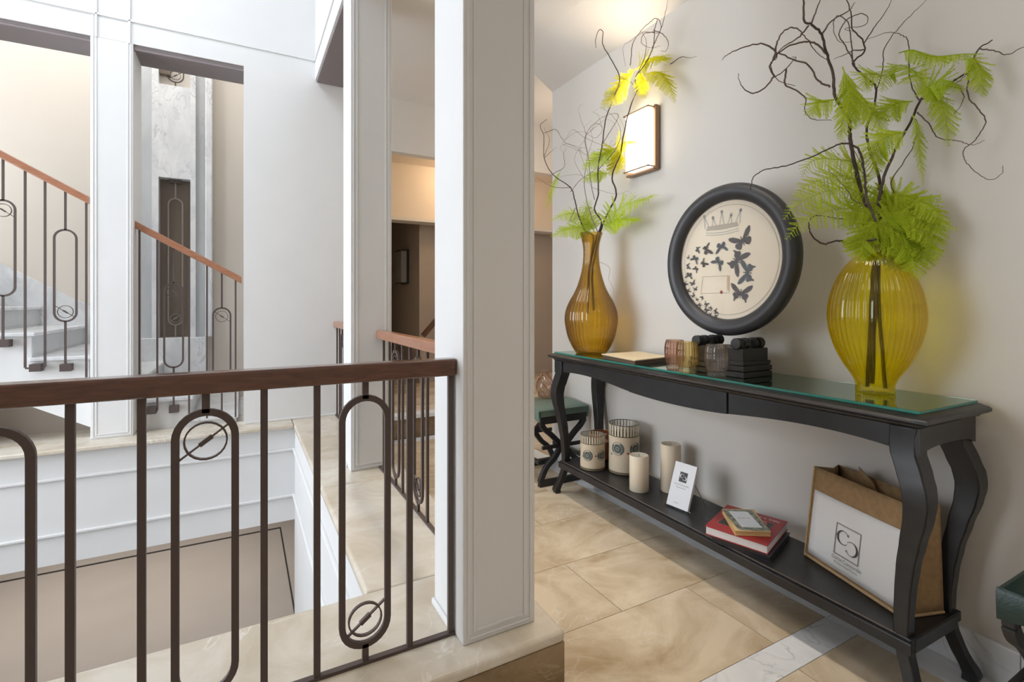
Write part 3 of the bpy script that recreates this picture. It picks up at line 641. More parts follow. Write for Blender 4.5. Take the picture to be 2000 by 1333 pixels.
# ================================================================ STOOLS
def stool(x0, x1, y0, y1, label, leather):
    st = empty('stool', ((x0 + x1) / 2, (y0 + y1) / 2, 0), label, 'stool')
    xc = (x0 + x1) / 2; W = x1 - x0
    n = 16; rings = []
    for k in range(n + 1):                                  # saddle cushion, leather falls over both ends
        t = k / n; x = x0 + W * t; e = abs(2 * t - 1)
        rings.append([(x, y0, .455), (x, y0, .488), (x, y0 + .012, .498 + .004 * e), (x, (y0 + y1) / 2, .512 + .003 * e), (x, y1 - .012, .498 + .004 * e), (x, y1, .488), (x, y1, .455)])
    MB().loft(rings).build('cushion', leather, st, smooth=50)
    for xa, sg in ((x0, -1), (x1, 1)):
        pts = []
        for k in range(13):
            t = k / 12; y = y0 + (y1 - y0) * t; z = .435 - .012 * math.cos(t * 4 * math.pi)
            pts.append((y, z))
        mb = MB()
        rings = [[(xa + sg * .002, y, .502), (xa + sg * .010, y, .49), (xa + sg * .004, y, z), (xa - sg * .006, y, z), (xa - sg * .006, y, .49)] for y, z in pts]
        mb.loft(rings).build('leather_fall', leather, st, smooth=40)
    mb = MB()
    for y in (y0 + .002, y1 - .002): mb.tube([(x0 + .004, y, .492), (x1 - .004, y, .492)], .005)
    for xa in (x0, x1): mb.tube([(xa, y0 + .004, .496), (xa, y1 - .004, .496)], .005)
    mb.build('piping', leather, st, smooth=60)
    B(x0 + .008, x1 - .008, y0 + .004, y0 + .032, .405, .455).build('seat_rail', 'black_matte', st, .004)
    B(x0 + .008, x1 - .008, y1 - .032, y1 - .004, .405, .455).build('seat_rail', 'black_matte', st, .004)
    for y in (y0 + .018, y1 - .018):
        for sg in (-1, 1):
            up = cr([(xc + sg * (W / 2 - .02), y, .41), (xc + sg * (W / 2 - .05), y, .37), (xc + sg * .09, y, .325), (xc + sg * .012, y, .25)], 5)
            MB().bar(up, .034, .028, (0, 1, 0)).build('leg_arc', 'black_matte', st, .003)
            dn = cr([(xc + sg * .012, y, .25), (xc + sg * .07, y, .175), (xc + sg * (W / 2 - .06), y, .12), (xc + sg * (W / 2 - .012), y, .03)], 5)
            MB().bar(dn, .034, .028, (0, 1, 0)).build('leg_arc', 'black_matte', st, .003)
        B(x0 + .004, x1 - .004, y - .016, y + .016, 0, .04).build('foot_rail', 'black_matte', st, .004)
        B(x0 + .03, x1 - .03, y - .009, y + .009, .238, .262).build('cross_rail', 'black_matte', st, .003)
    for x in (x0 + .02, x1 - .02): B(x - .012, x + .012, y0 + .03, y1 - .03, .14, .165).build('side_rail', 'black_matte', st, .003)
    return st
stool(1.69, 2.075, 2.745, 3.17, 'green leather stool lightened for reflected light, with black curule frame beyond the console', 'leather_green_lit')
stool(1.635, 2.05, 0.03, 0.512, 'dark green leather stool cut off by the right photo edge', 'leather_green')

# ================================================================ THINGS ON THE CONSOLE TOP
def vase(name, c, outer, th, mt_, label, rib=.006, nrib=40, n=160):
    inner = [(max(r - th, .004), z) for r, z in outer if z > .012]
    prof = [(0.004, 0.0)] + outer + inner[::-1] + [(0.004, .014)]
    mb = MB().lathe(prof, n, c, rib, nrib)
    k = len(mb.v)
    o = empty(name, c, label, 'vase')
    mb.build('glass_body', mt_, o, smooth=60)
    return o
def smooth_prof(p, n=6): return [(v.x, v.y) for v in cr([(r, z, 0) for r, z in p], n)]
VA = (1.88, 2.455, GT)
pa = smooth_prof([(.088, .0), (.098, .012), (.118, .045), (.140, .095), (.153, .15), (.160, .205), (.154, .26), (.133, .315), (.108, .36), (.085, .41), (.066, .47), (.053, .53), (.047, .60), (.050, .66), (.060, .705), (.070, .735)])
v1 = vase('teardrop_vase', VA, pa, .005, 'glass_amber', 'tall amber ribbed teardrop glass vase at the far end of the console', .010, 40, 240)
VB = (1.915, 0.915, GT)
pb = smooth_prof([(0.0548, .0), (0.0564, .008), (0.0556, .022), (0.0564, .034), (0.0681, .06), (0.0930, .10), (0.1162, .15), (0.1328, .205), (0.1394, .255), (0.1369, .305), (0.1245, .36), (0.1037, .41), (0.0780, .45), (0.0548, .475), (0.0448, .49), (0.0465, .505)])
v2 = vase('egg_vase', VB, pb, .005, 'glass_yellow', 'yellow ribbed egg shaped glass vase at the near end of the console', .012, 44, 264)
def water(o, c, prof, th, top):
    p = [(max(r - th + .0008, .004), z) for r, z in prof if .013 < z < top]; rt = p[-1][0]
    MB().lathe([(.004, .0135)] + p + [(rt, top), (.004, top)], 96, c).build('water', 'water', o, smooth=60)
water(v1, VA, pa, .005, .34); water(v2, VB, pb, .005, .307)
# flat pale box/portfolio
bk = empty('flat_book', (1.88, 2.06, GT), 'large pale cream flat book lying beside the amber vase', 'book')
q = [(1.715, 1.885), (2.0, 1.93), (2.05, 2.225), (1.765, 2.21)]
MB().hull8([(x, y, GT) for x, y in q], [(x, y, GT + .004) for x, y in q]).build('cover', 'wood_edge', bk)
q2 = [(1.718, 1.889), (1.997, 1.933), (2.047, 2.222), (1.768, 2.207)]
MB().hull8([(x, y, GT + .004) for x, y in q2], [(x, y, GT + .019) for x, y in q2]).build('pages', 'wood_edge', bk)
MB().hull8([(x, y, GT + .019) for x, y in q], [(x, y, GT + .024) for x, y in q]).build('cover', 'wood_pale', bk)
# tumblers
def tumbler(c, m, label, s=1.0):
    pr = smooth_prof([(.030 * s, 0), (.036 * s, .003), (.037 * s, .014), (.033 * s, .022), (.039 * s, .032), (.0445 * s, .055), (.0455 * s, .085), (.0440 * s, .112), (.040 * s, .130), (.0375 * s, .138)], 4)
    o = empty('tumbler', c, label, 'glass', 'ribbed glass tumblers on the console')
    inner = [(max(r - .0035, .003), max(z, .028)) for r, z in pr if z > .02]
    MB().lathe([(.003, 0)] + pr + inner[::-1] + [(.003, .027)], 120, c, .03, 22).build('glass_body', m, o, smooth=60)
tumbler((1.765, 1.675, GT), 'glass_brown', 'reddish brown ribbed tumbler, leftmost of the three on the console')
tumbler((1.735, 1.575, GT), 'glass_honey', 'honey yellow ribbed tumbler, middle of the three on the console')
tumbler((1.735, 1.42, GT), 'glass_blush', 'clear blush ribbed tumbler in front of the black stand')
# stand
sd = empty('frame_stand', (1.885, 1.48, GT), 'black stepped wooden stand with rollers under the round frame', 'stand')
for z0, z1, g in ((0, .022, 0), (.022, .026, .006), (.026, .046, 0), (.046, .050, .006), (.050, .066, .004), (.066, .118, .012)):
    B(1.80 + g, 1.985 - g, 1.34 + g, 1.625 - g, GT + z0, GT + z1).build('plate', 'black_matte', sd, .002)
for y in (1.382, 1.588):
    for x in (1.816, 1.858, 1.912, 1.954):
        MB().tube([(x - .013, y, GT + .138), (x + .013, y, GT + .138)], .024, 24).build('roller', 'black_matte', sd, .003)
# round frame
FC = Vector((1.885, 1.487, 1.388)); FR, FI = .335, .268
fr = empty('round_frame', (FC.x, FC.y, FC.z - FR), 'round black framed print of butterflies standing on the black stand', 'picture')
mb = MB(); rings = []
nseg = 96
for k in range(nseg + 1):
    a = 2 * math.pi * k / nseg; cy_, sz_ = math.cos(a), math.sin(a); ring = []
    for (rr, xx) in ((.262, -.002), (.264, -.012), (.274, -.024), (.288, -.033), (.302, -.036), (.317, -.033), (.329, -.022), (.335, -.004), (.333, .014), (.322, .026), (.262, .026)):
        ring.append((FC.x + xx, FC.y + cy_ * rr, FC.z + sz_ * rr))
    rings.append(ring)
mb.loft(rings, True, False).build('frame_ring', 'frame_black', fr, smooth=45)
disc = [(FC.y + .266 * math.cos(2 * math.pi * k / 64), FC.z + .266 * math.sin(2 * math.pi * k / 64)) for k in range(64)]
pr_ = MB().prism(disc, lambda a, b: (FC.x + .004, a, b), lambda a, b: (FC.x + .020, a, b)).build('print', 'paper_cream', fr)
MB().prism(disc, lambda a, b: (FC.x - .004, a, b), lambda a, b: (FC.x - .002, a, b)).build('glazing', 'glass_print', fr)
def onprint(px, py):                                         # photo pixel -> (right, up) on the print
    r = ray(px, py); t = (FC.x + .004) / r[0]
    return -(t * r[1] - FC.y), EYE + r[2] * t - FC.z
def pflat(polys, m, name, lift=.0012):
    mb = MB()
    for poly in polys:
        n = len(poly); x = FC.x + .004 - lift
        mb.add([(x, FC.y - u, FC.z + v) for u, v in poly], [tuple(range(n))])
    return mb.build(name, m, pr_)
def butterfly(px, py, size, ang, fold=1.0, m='ink_brown', tails=False):
    u0, v0 = onprint(px, py); ca, sa = math.cos(ang), math.sin(ang); polys = []
    fw_ = [(0, .02), (.12, .16), (.34, .36), (.56, .44), (.60, .36), (.52, .20), (.36, .06), (.14, -.02)]
    hw_ = [(0, .0), (.14, .0), (.36, .02), (.44, -.10), (.38, -.24), (.24, -.34), (.12, -.26), (.03, -.10)]
    if tails: hw_ = [(0, .0), (.14, .0), (.36, .02), (.44, -.10), (.36, -.22), (.34, -.42), (.29, -.42), (.24, -.30), (.12, -.26), (.03, -.10)]
    body = [(-.025, .2), (.025, .2), (.035, 0), (.02, -.26), (-.02, -.26), (-.035, 0)]
    for sgn, fo in ((1, 1.0), (-1, fold)):
        for wg in (fw_, hw_): polys.append([(sgn * fo * a, b) for a, b in wg])
    polys.append(body)
    polys = [[(u0 + (a * ca - b * sa) * size, v0 + (a * sa + b * ca) * size) for a, b in p] for p in polys]
    pflat(polys, m, 'butterfly')
R = math.radians
for (px, py, s, an, fo, m, tl) in [(1450, 470, .135, R(25), 1, 'ink_brown', 0), (1440, 510, .135, R(-122), 1, 'ink_brown', 1), (1459, 533, .125, R(82), 1, 'ink_blue', 1), (1447, 573, .125, R(-8), 1, 'ink_brown', 1),
        (1410, 482, .085, R(190), .8, 'ink_blue', 0), (1404, 513, .085, R(140), .9, 'ink_blue', 0), (1380, 486, .085, R(-70), .55, 'ink_brown', 0), (1363, 486, .05, R(-100), .5, 'ink_blue', 0), (1358, 506, .06, R(150), 1, 'ink_blue', 0),
        (1374, 514, .062, R(-50), .6, 'ink_brown', 0), (1344, 504, .03, R(30), .5, 'ink_brown', 0), (1344, 520, .045, R(-80), .7, 'ink_brown', 0), (1360, 526, .045, R(140), .8, 'ink_brown', 0), (1346, 538, .055, R(170), 1, 'ink_brown', 0),
        (1332, 547, .032, R(60), .5, 'ink_brown', 0), (1339, 554, .036, R(-50), .6, 'ink_brown', 0), (1353, 554, .044, R(20), .9, 'ink_brown', 0), (1336, 568, .034, R(-80), .5, 'ink_brown', 0), (1345, 567, .034, R(-70), .5, 'ink_brown', 0),
        (1358, 565, .036, R(10), .8, 'ink_blue', 0), (1354, 578, .034, R(40), .8, 'ink_blue', 0), (1344, 583, .03, R(100), .5, 'ink_brown', 0), (1351, 588, .03, R(-30), .6, 'ink_blue', 0), (1361, 585, .026, R(-30), .5, 'ink_brown', 0),
        (1372, 583, .032, R(120), .6, 'ink_brown', 0), (1367, 597, .034, R(140), .7, 'ink_brown', 0), (1379, 594, .04, R(-30), .6, 'ink_brown', 0), (1379, 605, .044, R(-40), .6, 'ink_brown', 0), (1389, 603, .032, R(130), .7, 'ink_brown', 0),
        (1387, 614, .026, R(0), .6, 'ink_brown', 0), (1398, 608, .042, R(-70), .6, 'ink_brown', 0), (1398, 617, .03, R(-20), .6, 'ink_brown', 0)]:
    butterfly(px, py, s * (.73 if s > .1 else .74), an, fo, m, tl)
# faint engraved crown, letter outline, seal, border ring
def qline(p, q, wd):
    d = (Vector(q) - Vector(p)); n = Vector((-d.y, d.x)).normalized() * wd / 2
    return [tuple(Vector(p) - n), tuple(Vector(q) - n), tuple(Vector(q) + n), tuple(Vector(p) + n)]
cw = []
cx_, cz_ = onprint(1410, 442)
for z in (-.030, -.020, -.006): cw += [qline((cx_ - .088 + k * .0176, cz_ + z - .008 * math.cos((k / 10 - .5) * 3)), (cx_ - .088 + (k + 1) * .0176, cz_ + z - .008 * math.cos(((k + 1) / 10 - .5) * 3)), .003) for k in range(10)]
for k in range(5):
    bx = cx_ - .08 + k * .04; hh = .045 + .02 * (k == 2) + .012 * (k in (0, 4)); lean = (k - 2) * .008
    cw += [qline((bx - .012, cz_), (bx + lean, cz_ + hh), .004), qline((bx + .012, cz_), (bx + lean, cz_ + hh), .004), [(bx + lean + .008 * math.cos(a), cz_ + hh + .008 * math.sin(a)) for a in [2 * math.pi * j / 8 for j in range(8)]]]
pflat(cw, 'ink_faint_grey', 'crown_engraving', .0008)
pflat([[(cx_ - .085, cz_ - .012), (cx_ + .085, cz_ - .012), (cx_ + .08, cz_ + .008), (cx_ - .08, cz_ + .008)]], 'ink_faint', 'crown_engraving', .0004)
lc = [onprint(*p) for p in ((1373, 541), (1425, 539), (1424, 572), (1369, 574))]
pflat([qline(lc[i], lc[(i + 1) % 4], .0022) for i in range(4)], 'ink_faint', 'letter_outline')
pflat([qline(onprint(1422, 540), onprint(1422, 568), .009)], 'ink_tan', 'letter_fold')
su, sv = onprint(1409, 571); pflat([[(su + .007 * math.cos(a), sv + .008 * math.sin(a)) for a in [2 * math.pi * j / 10 for j in range(10)]]], 'ink_red', 'wax_seal')
pflat([qline((.243 * math.cos(a), .243 * math.sin(a)), (.243 * math.cos(a + .11), .243 * math.sin(a + .11)), .0025) for a in [2 * math.pi * j / 60 for j in range(60)]], 'ink_faint', 'border_ring')

# ================================================================ THINGS ON THE SHELF
def jar(c, r, h, label, stripes=True):
    o = empty('candle_jar', c, label, 'candle holder', 'paper covered glass candle jars on the shelf')
    MB().lathe([(.004, 0), (r - .004, 0), (r, .006), (r, h), (r - .004, h), (r - .004, .012), (.004, .012)], 48, c).build('glass_cup', 'glass_clear', o, smooth=40)
    MB().lathe([(r + .0012, .016), (r + .0012, h * .76)], 48, c).build('paper_wrap', 'jar_paper', o, smooth=60)
    MB().lathe([(r + .0016, .004), (r + .0016, .018)], 48, c).build('base_band', 'jar_stripe', o, smooth=60)
    mb = MB(); n = 30
    for z0, z1 in ((h * .76, h * .78), (h * .985, h)): mb.lathe([(r + .0016, z0), (r + .0016, z1)], 48, c)
    mb.build('rim_band', 'jar_stripe', o)
    mb = MB()
    for k in range(n):
        a0 = 2 * math.pi * k / n; a1 = a0 + math.pi / n
        mb.add([(c[0] + (r + .0014) * math.cos(a), c[1] + (r + .0014) * math.sin(a), c[2] + z) for a, z in ((a0, h * .78), (a1, h * .78), (a1, h * .985), (a0, h * .985))], [(0, 1, 2, 3)])
    mb.build('stripe_ring', 'jar_cream', o)
    # medallions and dots on the paper, turned to the hall
    def dot(ang, z, rad, m, nm, lift=.0022):
        mb = MB(); pts = []
        for k in range(18):
            t = 2 * math.pi * k / 18; a = ang + rad * math.cos(t) / r
            pts.append((c[0] + (r + lift) * math.cos(a), c[1] + (r + lift) * math.sin(a), c[2] + z + rad * math.sin(t)))
        mb.add(pts, [tuple(range(18))]); return mb.build(nm, m, o)
    base = math.atan2(-c[1], -c[0])
    for da, rr in ((-.42, 1), (.80, .95), (2.0, .9), (-1.7, .9)):
        zz_ = h * (.45 if h < .25 else .53)
        dot(base + da, zz_, r * .44 * rr, 'medal_dark', 'medallion'); dot(base + da, zz_, r * .33 * rr, 'medal_pale', 'medallion', .0030); dot(base + da, zz_, r * .27 * rr, 'medal_dark', 'medallion', .0036); dot(base + da, zz_, r * .13, 'medal_pale', 'medallion', .0042); dot(base + da, zz_, r * .07, 'medal_dark', 'medallion', .0048)
    dot(base + .25, h * .45, r * .07, 'ink_red', 'dot'); dot(base + .35, h * .58, r * .05, 'ink_tan', 'dot'); dot(base - .9, h * .40, r * .06, 'ink_blue', 'dot')
    MB().lathe([(.002, .012), (r * .55, .012), (r * .55, h * .35), (.002, h * .35)], 24, c).build('candle', 'wax', o, smooth=50)
jar((1.845, 2.395, SH), .072, .205, 'small striped-rim candle jar at the front of the shelf')
jar((1.972, 2.262, SH), .087, .285, 'tall striped-rim candle jar, biggest on the shelf')
cj = empty('candle_jar', (1.99, 2.50, SH), 'brown copper-rimmed candle jar hidden behind the small striped jar', 'candle holder')
MB().lathe([(.004, 0), (.066, 0), (.068, .006), (.068, .17), (.064, .17), (.064, .012), (.004, .012)], 40, (1.99, 2.50, SH)).build('glass_cup', 'glass_brown', cj, smooth=40)
MB().lathe([(.0695, .15), (.0695, .172)], 40, (1.99, 2.50, SH)).build('rim_band', 'copper', cj, smooth=40)
MB().lathe([(.002, .012), (.055, .012), (.055, .12), (.002, .12)], 30, (1.99, 2.50, SH)).build('candle', 'wax_tan', cj, smooth=40)
def candle(c, r, h, m, label):
    o = empty('pillar_candle', c, label, 'candle')
    MB().lathe([(.002, 0), (r - .002, 0), (r, .002), (r, h - .006), (r - .003, h), (r - .010, h - .001), (r - .018, h - .007), (.002, h - .009)], 40, c).build('wax_body', m, o, smooth=50)
    MB().tube([(c[0], c[1], c[2] + h - .010), (c[0] + .001, c[1], c[2] + h + .004)], .0012).build('wick', 'wick', o)
candle((1.845, 1.998, SH), .050, .185, 'wax', 'short ivory pillar candle on the shelf in front of the tall jar')
candle((1.985, 1.912, SH), .052, .246, 'wax_tan', 'tall ivory pillar candle on the shelf behind the white card')
# card holder
def text(body, size, M4, m, parent, name='lettering', align='CENTER', ext=.0003, flip=False):
    cu = bpy.data.curves.new(name, 'FONT'); cu.body = body; cu.size = size; cu.align_x = align; cu.align_y = 'CENTER'; cu.extrude = 0
    tmp = bpy.data.objects.new('tmp', cu); COL.objects.link(tmp)
    bpy.context.view_layer.update()
    me = bpy.data.meshes.new_from_object(tmp.evaluated_get(bpy.context.evaluated_depsgraph_get()))
    bpy.data.objects.remove(tmp)
    me.name = name
    me.transform(M4); me.materials.clear(); me.materials.append(M[m])
    o = bpy.data.objects.new(name, me); COL.objects.link(o); attach(o, parent); return o
def frame4(o, right, up):
    r = Vector(right).normalized(); u = Vector(up); u = (u - r * u.dot(r)).normalized(); n = r.cross(u)
    return Matrix(((r.x, u.x, n.x, o[0]), (r.y, u.y, n.y, o[1]), (r.z, u.z, n.z, o[2]), (0, 0, 0, 1)))
def cshape(cx, cy, r, w0, m4, mirror=1, a0=45, a1=315, n=20):
    """serif-like C: stroke thick on its back, thin at its ends"""
    mb = MB(); vs = []; fs = []
    for k in range(n + 1):
        a = math.radians(a0 + (a1 - a0) * k / n); th = w0 * (.22 + .78 * max(0, -math.cos(a)) ** 1.3)
        for rr in (r - th / 2, r + th / 2): vs.append(m4 @ Vector((cx + mirror * rr * math.cos(a), cy + mirror * rr * math.sin(a), 0)))
    for k in range(n): fs.append((2 * k, 2 * k + 1, 2 * k + 3, 2 * k + 2))
    mb.add(vs, fs)
    for a in (a0,):
        a = math.radians(a); c = Vector((cx + mirror * r * math.cos(a), cy + mirror * r * math.sin(a), 0)); q = w0 * .55
        mb.add([m4 @ (c + Vector((mirror * x, mirror * y, 0))) for x, y in ((-q * .6, 0), (q * .6, q), (q * .6, -q * 1.6))], [(0, 1, 2)])
    return mb
def plate(m4, x0, x1, y0, y1, z0, z1): return MB().hull8([m4 @ Vector(p) for p in ((x0, y0, z0), (x1, y0, z0), (x1, y1, z0), (x0, y1, z0))], [m4 @ Vector(p) for p in ((x0, y0, z1), (x1, y0, z1), (x1, y1, z1), (x0, y1, z1))])
ch = empty('card_stand', (1.84, 1.72, SH), 'stack of white leaflets with black square emblem in a clear stand', 'leaflet stand')
bl, brr = Vector((1.822, 1.783, SH + .008)), Vector((1.836, 1.664, SH + .008)); tl = Vector((1.899, 1.772, SH + .202))
m4 = frame4((bl + brr) / 2, brr - bl, tl - bl); Hc = (tl - bl).length; Wc = (brr - bl).length
plate(m4, -Wc / 2, Wc / 2, 0, Hc, -.012, -.001).build('leaflet_stack', 'pages', ch)
plate(m4, -Wc / 2, Wc / 2, 0, Hc, 0, .0008).build('front_leaflet', 'paper_white', ch)
plate(m4, -Wc / 2 - .004, Wc / 2 + .004, -.008, Hc * .8, -.016, -.0125).build('clear_back', 'glass_clear', ch)
plate(m4, -Wc / 2 - .004, Wc / 2 + .004, -.008, -.004, -.016, .012).build('clear_foot', 'glass_clear', ch)
pb_ = m4 @ Vector((Wc / 2 - .006, Hc * .62, -.016)); MB().tube([pb_, (pb_.x + .075, pb_.y - .003, SH + .003)], .002, 6).build('strut', 'wire', ch)
pb_ = m4 @ Vector((-Wc / 2 + .006, Hc * .62, -.016)); MB().tube([pb_, (pb_.x + .075, pb_.y - .003, SH + .003)], .002, 6).build('strut', 'wire', ch)
plate(m4, -.021, .021, Hc * .575, Hc * .80, .001, .0012).build('emblem', 'print_ink', ch)
mb = cshape(-.0073, Hc * .6875 + .0048, .0092, .0042, m4 @ Matrix.Translation((0, 0, .0016))); o = mb.build('emblem_letter', 'paper_white', ch)
mb = cshape(.0077, Hc * .6875 - .0048, .0092, .0042, m4 @ Matrix.Translation((0, 0, .0016)), -1); mb.build('emblem_letter', 'paper_white', ch)
text('Corte Concordia', .0115, m4 @ Matrix.Translation((0, Hc * .51, .0014)), 'print_grey', ch)
text('Boutique Hotel', .0085, m4 @ Matrix.Translation((0, Hc * .445, .0014)), 'print_grey', ch)
text('www.hotel', .006, m4 @ Matrix.Translation((-.01, Hc * .10, .0014)), 'print_grey', ch)
# books
def book(corners, z0, z1, cov, pg, label, ct=.003):
    cx = sum(p[0] for p in corners) / 4; cy = sum(p[1] for p in corners) / 4
    o = empty('book', (cx, cy, z0), label, 'book')
    sh = [(cx + (x - cx) * .975, cy + (y - cy) * .975) for x, y in corners]
    H = lambda q, a, b: MB().hull8([(x, y, a) for x, y in q], [(x, y, b) for x, y in q])
    H(corners, z0, z0 + ct).build('cover', cov, o, .0008); H(sh, z0 + ct, z1 - ct).build('pages', pg, o); H(corners, z1 - ct, z1).build('cover', cov, o, .0008)
    return o
book([(1.712, 1.425), (1.762, 1.198), (2.02, 1.283), (1.965, 1.53)], SH + .0005, SH + .024, 'cover_dark', 'cover_dark', 'black book lying at the bottom of the shelf stack')
rc = [(1.697, 1.445), (1.766, 1.211), (2.036, 1.305), (1.963, 1.547)]
rb = book(rc, SH + .0245, SH + .060, 'cover_red', 'pages', 'thick red book in the middle of the shelf stack')
mr = frame4((1.87, 1.38, SH + .0604), Vector(rc[1]) .to_3d() - Vector(rc[0]).to_3d(), Vector(rc[3]).to_3d() - Vector(rc[0]).to_3d())
plate(mr, -.085, .088, -.085, .07, 0, .0003).build('cover_panel', 'cover_dark', rb)
for x0_, x1_, y0_, y1_ in ((-.088, .091, .07, .073), (-.088, .091, -.088, -.085), (-.088, -.085, -.085, .07), (.088, .091, -.085, .07)): plate(mr, x0_, x1_, y0_, y1_, 0, .0005).build('cover_rule', 'cover_pink', rb)
text('Palazzi e Ville', .026, mr @ Matrix.Translation((.03, .10, .0006)), 'paper_white', rb)
sc_ = [(1.728, 1.325), (1.844, 1.25), (1.978, 1.424), (1.861, 1.494)]
sb = book(sc_, SH + .0607, SH + .080, 'page_yellow', 'page_yellow', 'small cream note book with patterned cover on top of the red book')
ms = frame4((1.853, 1.373, SH + .0803), Vector(sc_[1]).to_3d() - Vector(sc_[0]).to_3d(), Vector(sc_[3]).to_3d() - Vector(sc_[0]).to_3d())
plate(ms, -.062, .062, -.103, .100, 0, .0004).build('cover_pattern', 'card_sage', sb)
plate(ms, -.040, .040, -.075, .080, .0005, .0008).build('cover_label', 'paper_white', sb)
text('RICETTE', .014, ms @ Matrix.Translation((0, .01, .001)), 'cover_pink', sb)
mb = MB(); mb.tube([ms @ Vector((.062, -.02, .002)), ms @ Vector((.072, -.03, .006)), ms @ Vector((.066, -.05, .003))], .003); mb.build('ribbon_tie', 'cover_pink', sb)
# tote bag
bag = empty('tote_bag', (1.9, .95, SH), 'jute tote bag with white canvas front and letter emblem on the shelf', 'bag')
A0, A1 = Vector((1.940, 1.172, SH)), Vector((1.815, .790, SH))          # bottom front edge
nb = Vector((A1 - A0)); nb = Vector((-nb.y, nb.x, 0)).normalized()
dpt, hgt = .155, .345
right = (A1 - A0).normalized(); back = nb if nb.x > 0 else -nb
top0, top1 = A0 + Vector((.018, .0, hgt)) + right * .004, A1 + Vector((.018, 0, hgt)) - right * .004
def bagsurf(u, v, f):           # u along, v up, f 0 front..1 back
    bot = A0.lerp(A1, u) + back * dpt * f; tp = top0.lerp(top1, u) + back * (.03 + (dpt - .05) * f) * 1.0
    return bot.lerp(tp, v)
def panel(fn, nu, nv, th, name, m, bul=0.0):
    vs = []; fs = []
    for j in range(nv + 1):
        for i in range(nu + 1): vs.append(fn(i / nu, j / nv))
    for j in range(nv):
        for i in range(nu): fs.append((j * (nu + 1) + i, j * (nu + 1) + i + 1, (j + 1) * (nu + 1) + i + 1, (j + 1) * (nu + 1) + i))
    o = MB().add(vs, fs).build(name, m, bag, smooth=60)
    s_ = o.modifiers.new('thick', 'SOLIDIFY'); s_.thickness = th; s_.offset = 0
    return o
bulge = lambda u, v: -back * (.006 * math.sin(math.pi * u) * math.sin(math.pi * v))
panel(lambda u, v: bagsurf(u, v, 0) + bulge(u, v), 14, 12, .002, 'front_panel', 'jute')
panel(lambda u, v: bagsurf(u, v, 1) - back * .02 * math.sin(math.pi * v) * math.sin(math.pi * u), 10, 8, .002, 'back_panel', 'jute')
crease = lambda f, v: (right * -1) * (.020 * v * (1 - abs(2 * f - 1)))
panel(lambda f, v: bagsurf(0, v, f) - crease(f, v) * 1.6, 10, 8, .002, 'side_gusset', 'jute')
panel(lambda f, v: bagsurf(1, v, f) + crease(f, v) * 1.0, 10, 8, .002, 'side_gusset', 'jute')
panel(lambda u, f: bagsurf(u, 0, f) + Vector((0, 0, .002)), 6, 4, .002, 'base_panel', 'jute')
panel(lambda u, v: bagsurf(.035 + .93 * u, .055 + .70 * v, 0) + bulge(.035 + .93 * u, .055 + .70 * v) - back * .0025, 14, 10, .001, 'canvas_front', 'canvas_white')
mb = MB()
mb.tube([bagsurf(0, t, 0) - back * .001 for t in (0, .5, 1)], .005); mb.tube([bagsurf(t, 0, 0) + Vector((0, 0, .006)) - back * .001 for t in (0, .5, 1)], .006); mb.tube([bagsurf(1, t, 0) - back * .001 for t in (0, .5, 1)], .005)
mb.build('seam_binding', 'jute_light', bag, smooth=60)
mb = MB(); mb.tube([bagsurf(1, 0, t) + Vector((0, 0, .006)) for t in (0, .5, 1)], .005); mb.build('seam_binding', 'jute_light', bag, smooth=60)
o_ = bagsurf(.47, .385, 0); mbg = frame4(o_ + bulge(.47, .385) - back * .0045, right, bagsurf(.47, 1, 0) - bagsurf(.47, 0, 0))
SQ = .052
for (x0_, x1_, y0_, y1_) in ((-SQ, SQ, SQ * 1.06 - .003, SQ * 1.06), (-SQ, SQ, -SQ * 1.06, -SQ * 1.06 + .003), (-SQ, -SQ + .003, -SQ * 1.06, SQ * 1.06), (SQ - .003, SQ, -SQ * 1.06, SQ * 1.06)):
    plate(mbg, x0_, x1_, y0_, y1_, 0, .0004).build('emblem_border', 'print_grey', bag)
cshape(-.018, .012, .0235, .0075, mbg @ Matrix.Translation((0, 0, .0006)), 1, 40, 320).build('emblem_letter', 'print_ink', bag)
cshape(.019, -.012, .0235, .0075, mbg @ Matrix.Translation((0, 0, .0006)), -1, 40, 320).build('emblem_letter', 'print_ink', bag)
text('Corte Concordia', .0175, mbg @ Matrix.Translation((.004, -.068, .0006)), 'print_grey', bag)
text('Boutique Hotel Rooms', .0105, mbg @ Matrix.Translation((.004, -.083, .0006)), 'print_grey', bag)
for f_ in (1.0,):                                        # folded webbing handles
    pts = [bagsurf(.26, .93, f_), bagsurf(.27, 1.0, f_) + Vector((0, 0, .012)), bagsurf(.33, 1.0, f_) + back * (.05 if f_ == 0 else -.03) + Vector((0, 0, .018)), bagsurf(.42, .98, f_) + back * (.06 if f_ == 0 else -.03), bagsurf(.5, .86, f_) + back * (.03 if f_ == 0 else -.03)]
    MB().bar(cr(pts, 5), .022, .003, tuple(back + Vector((0, 0, .2)))).build('handle', 'jute', bag)
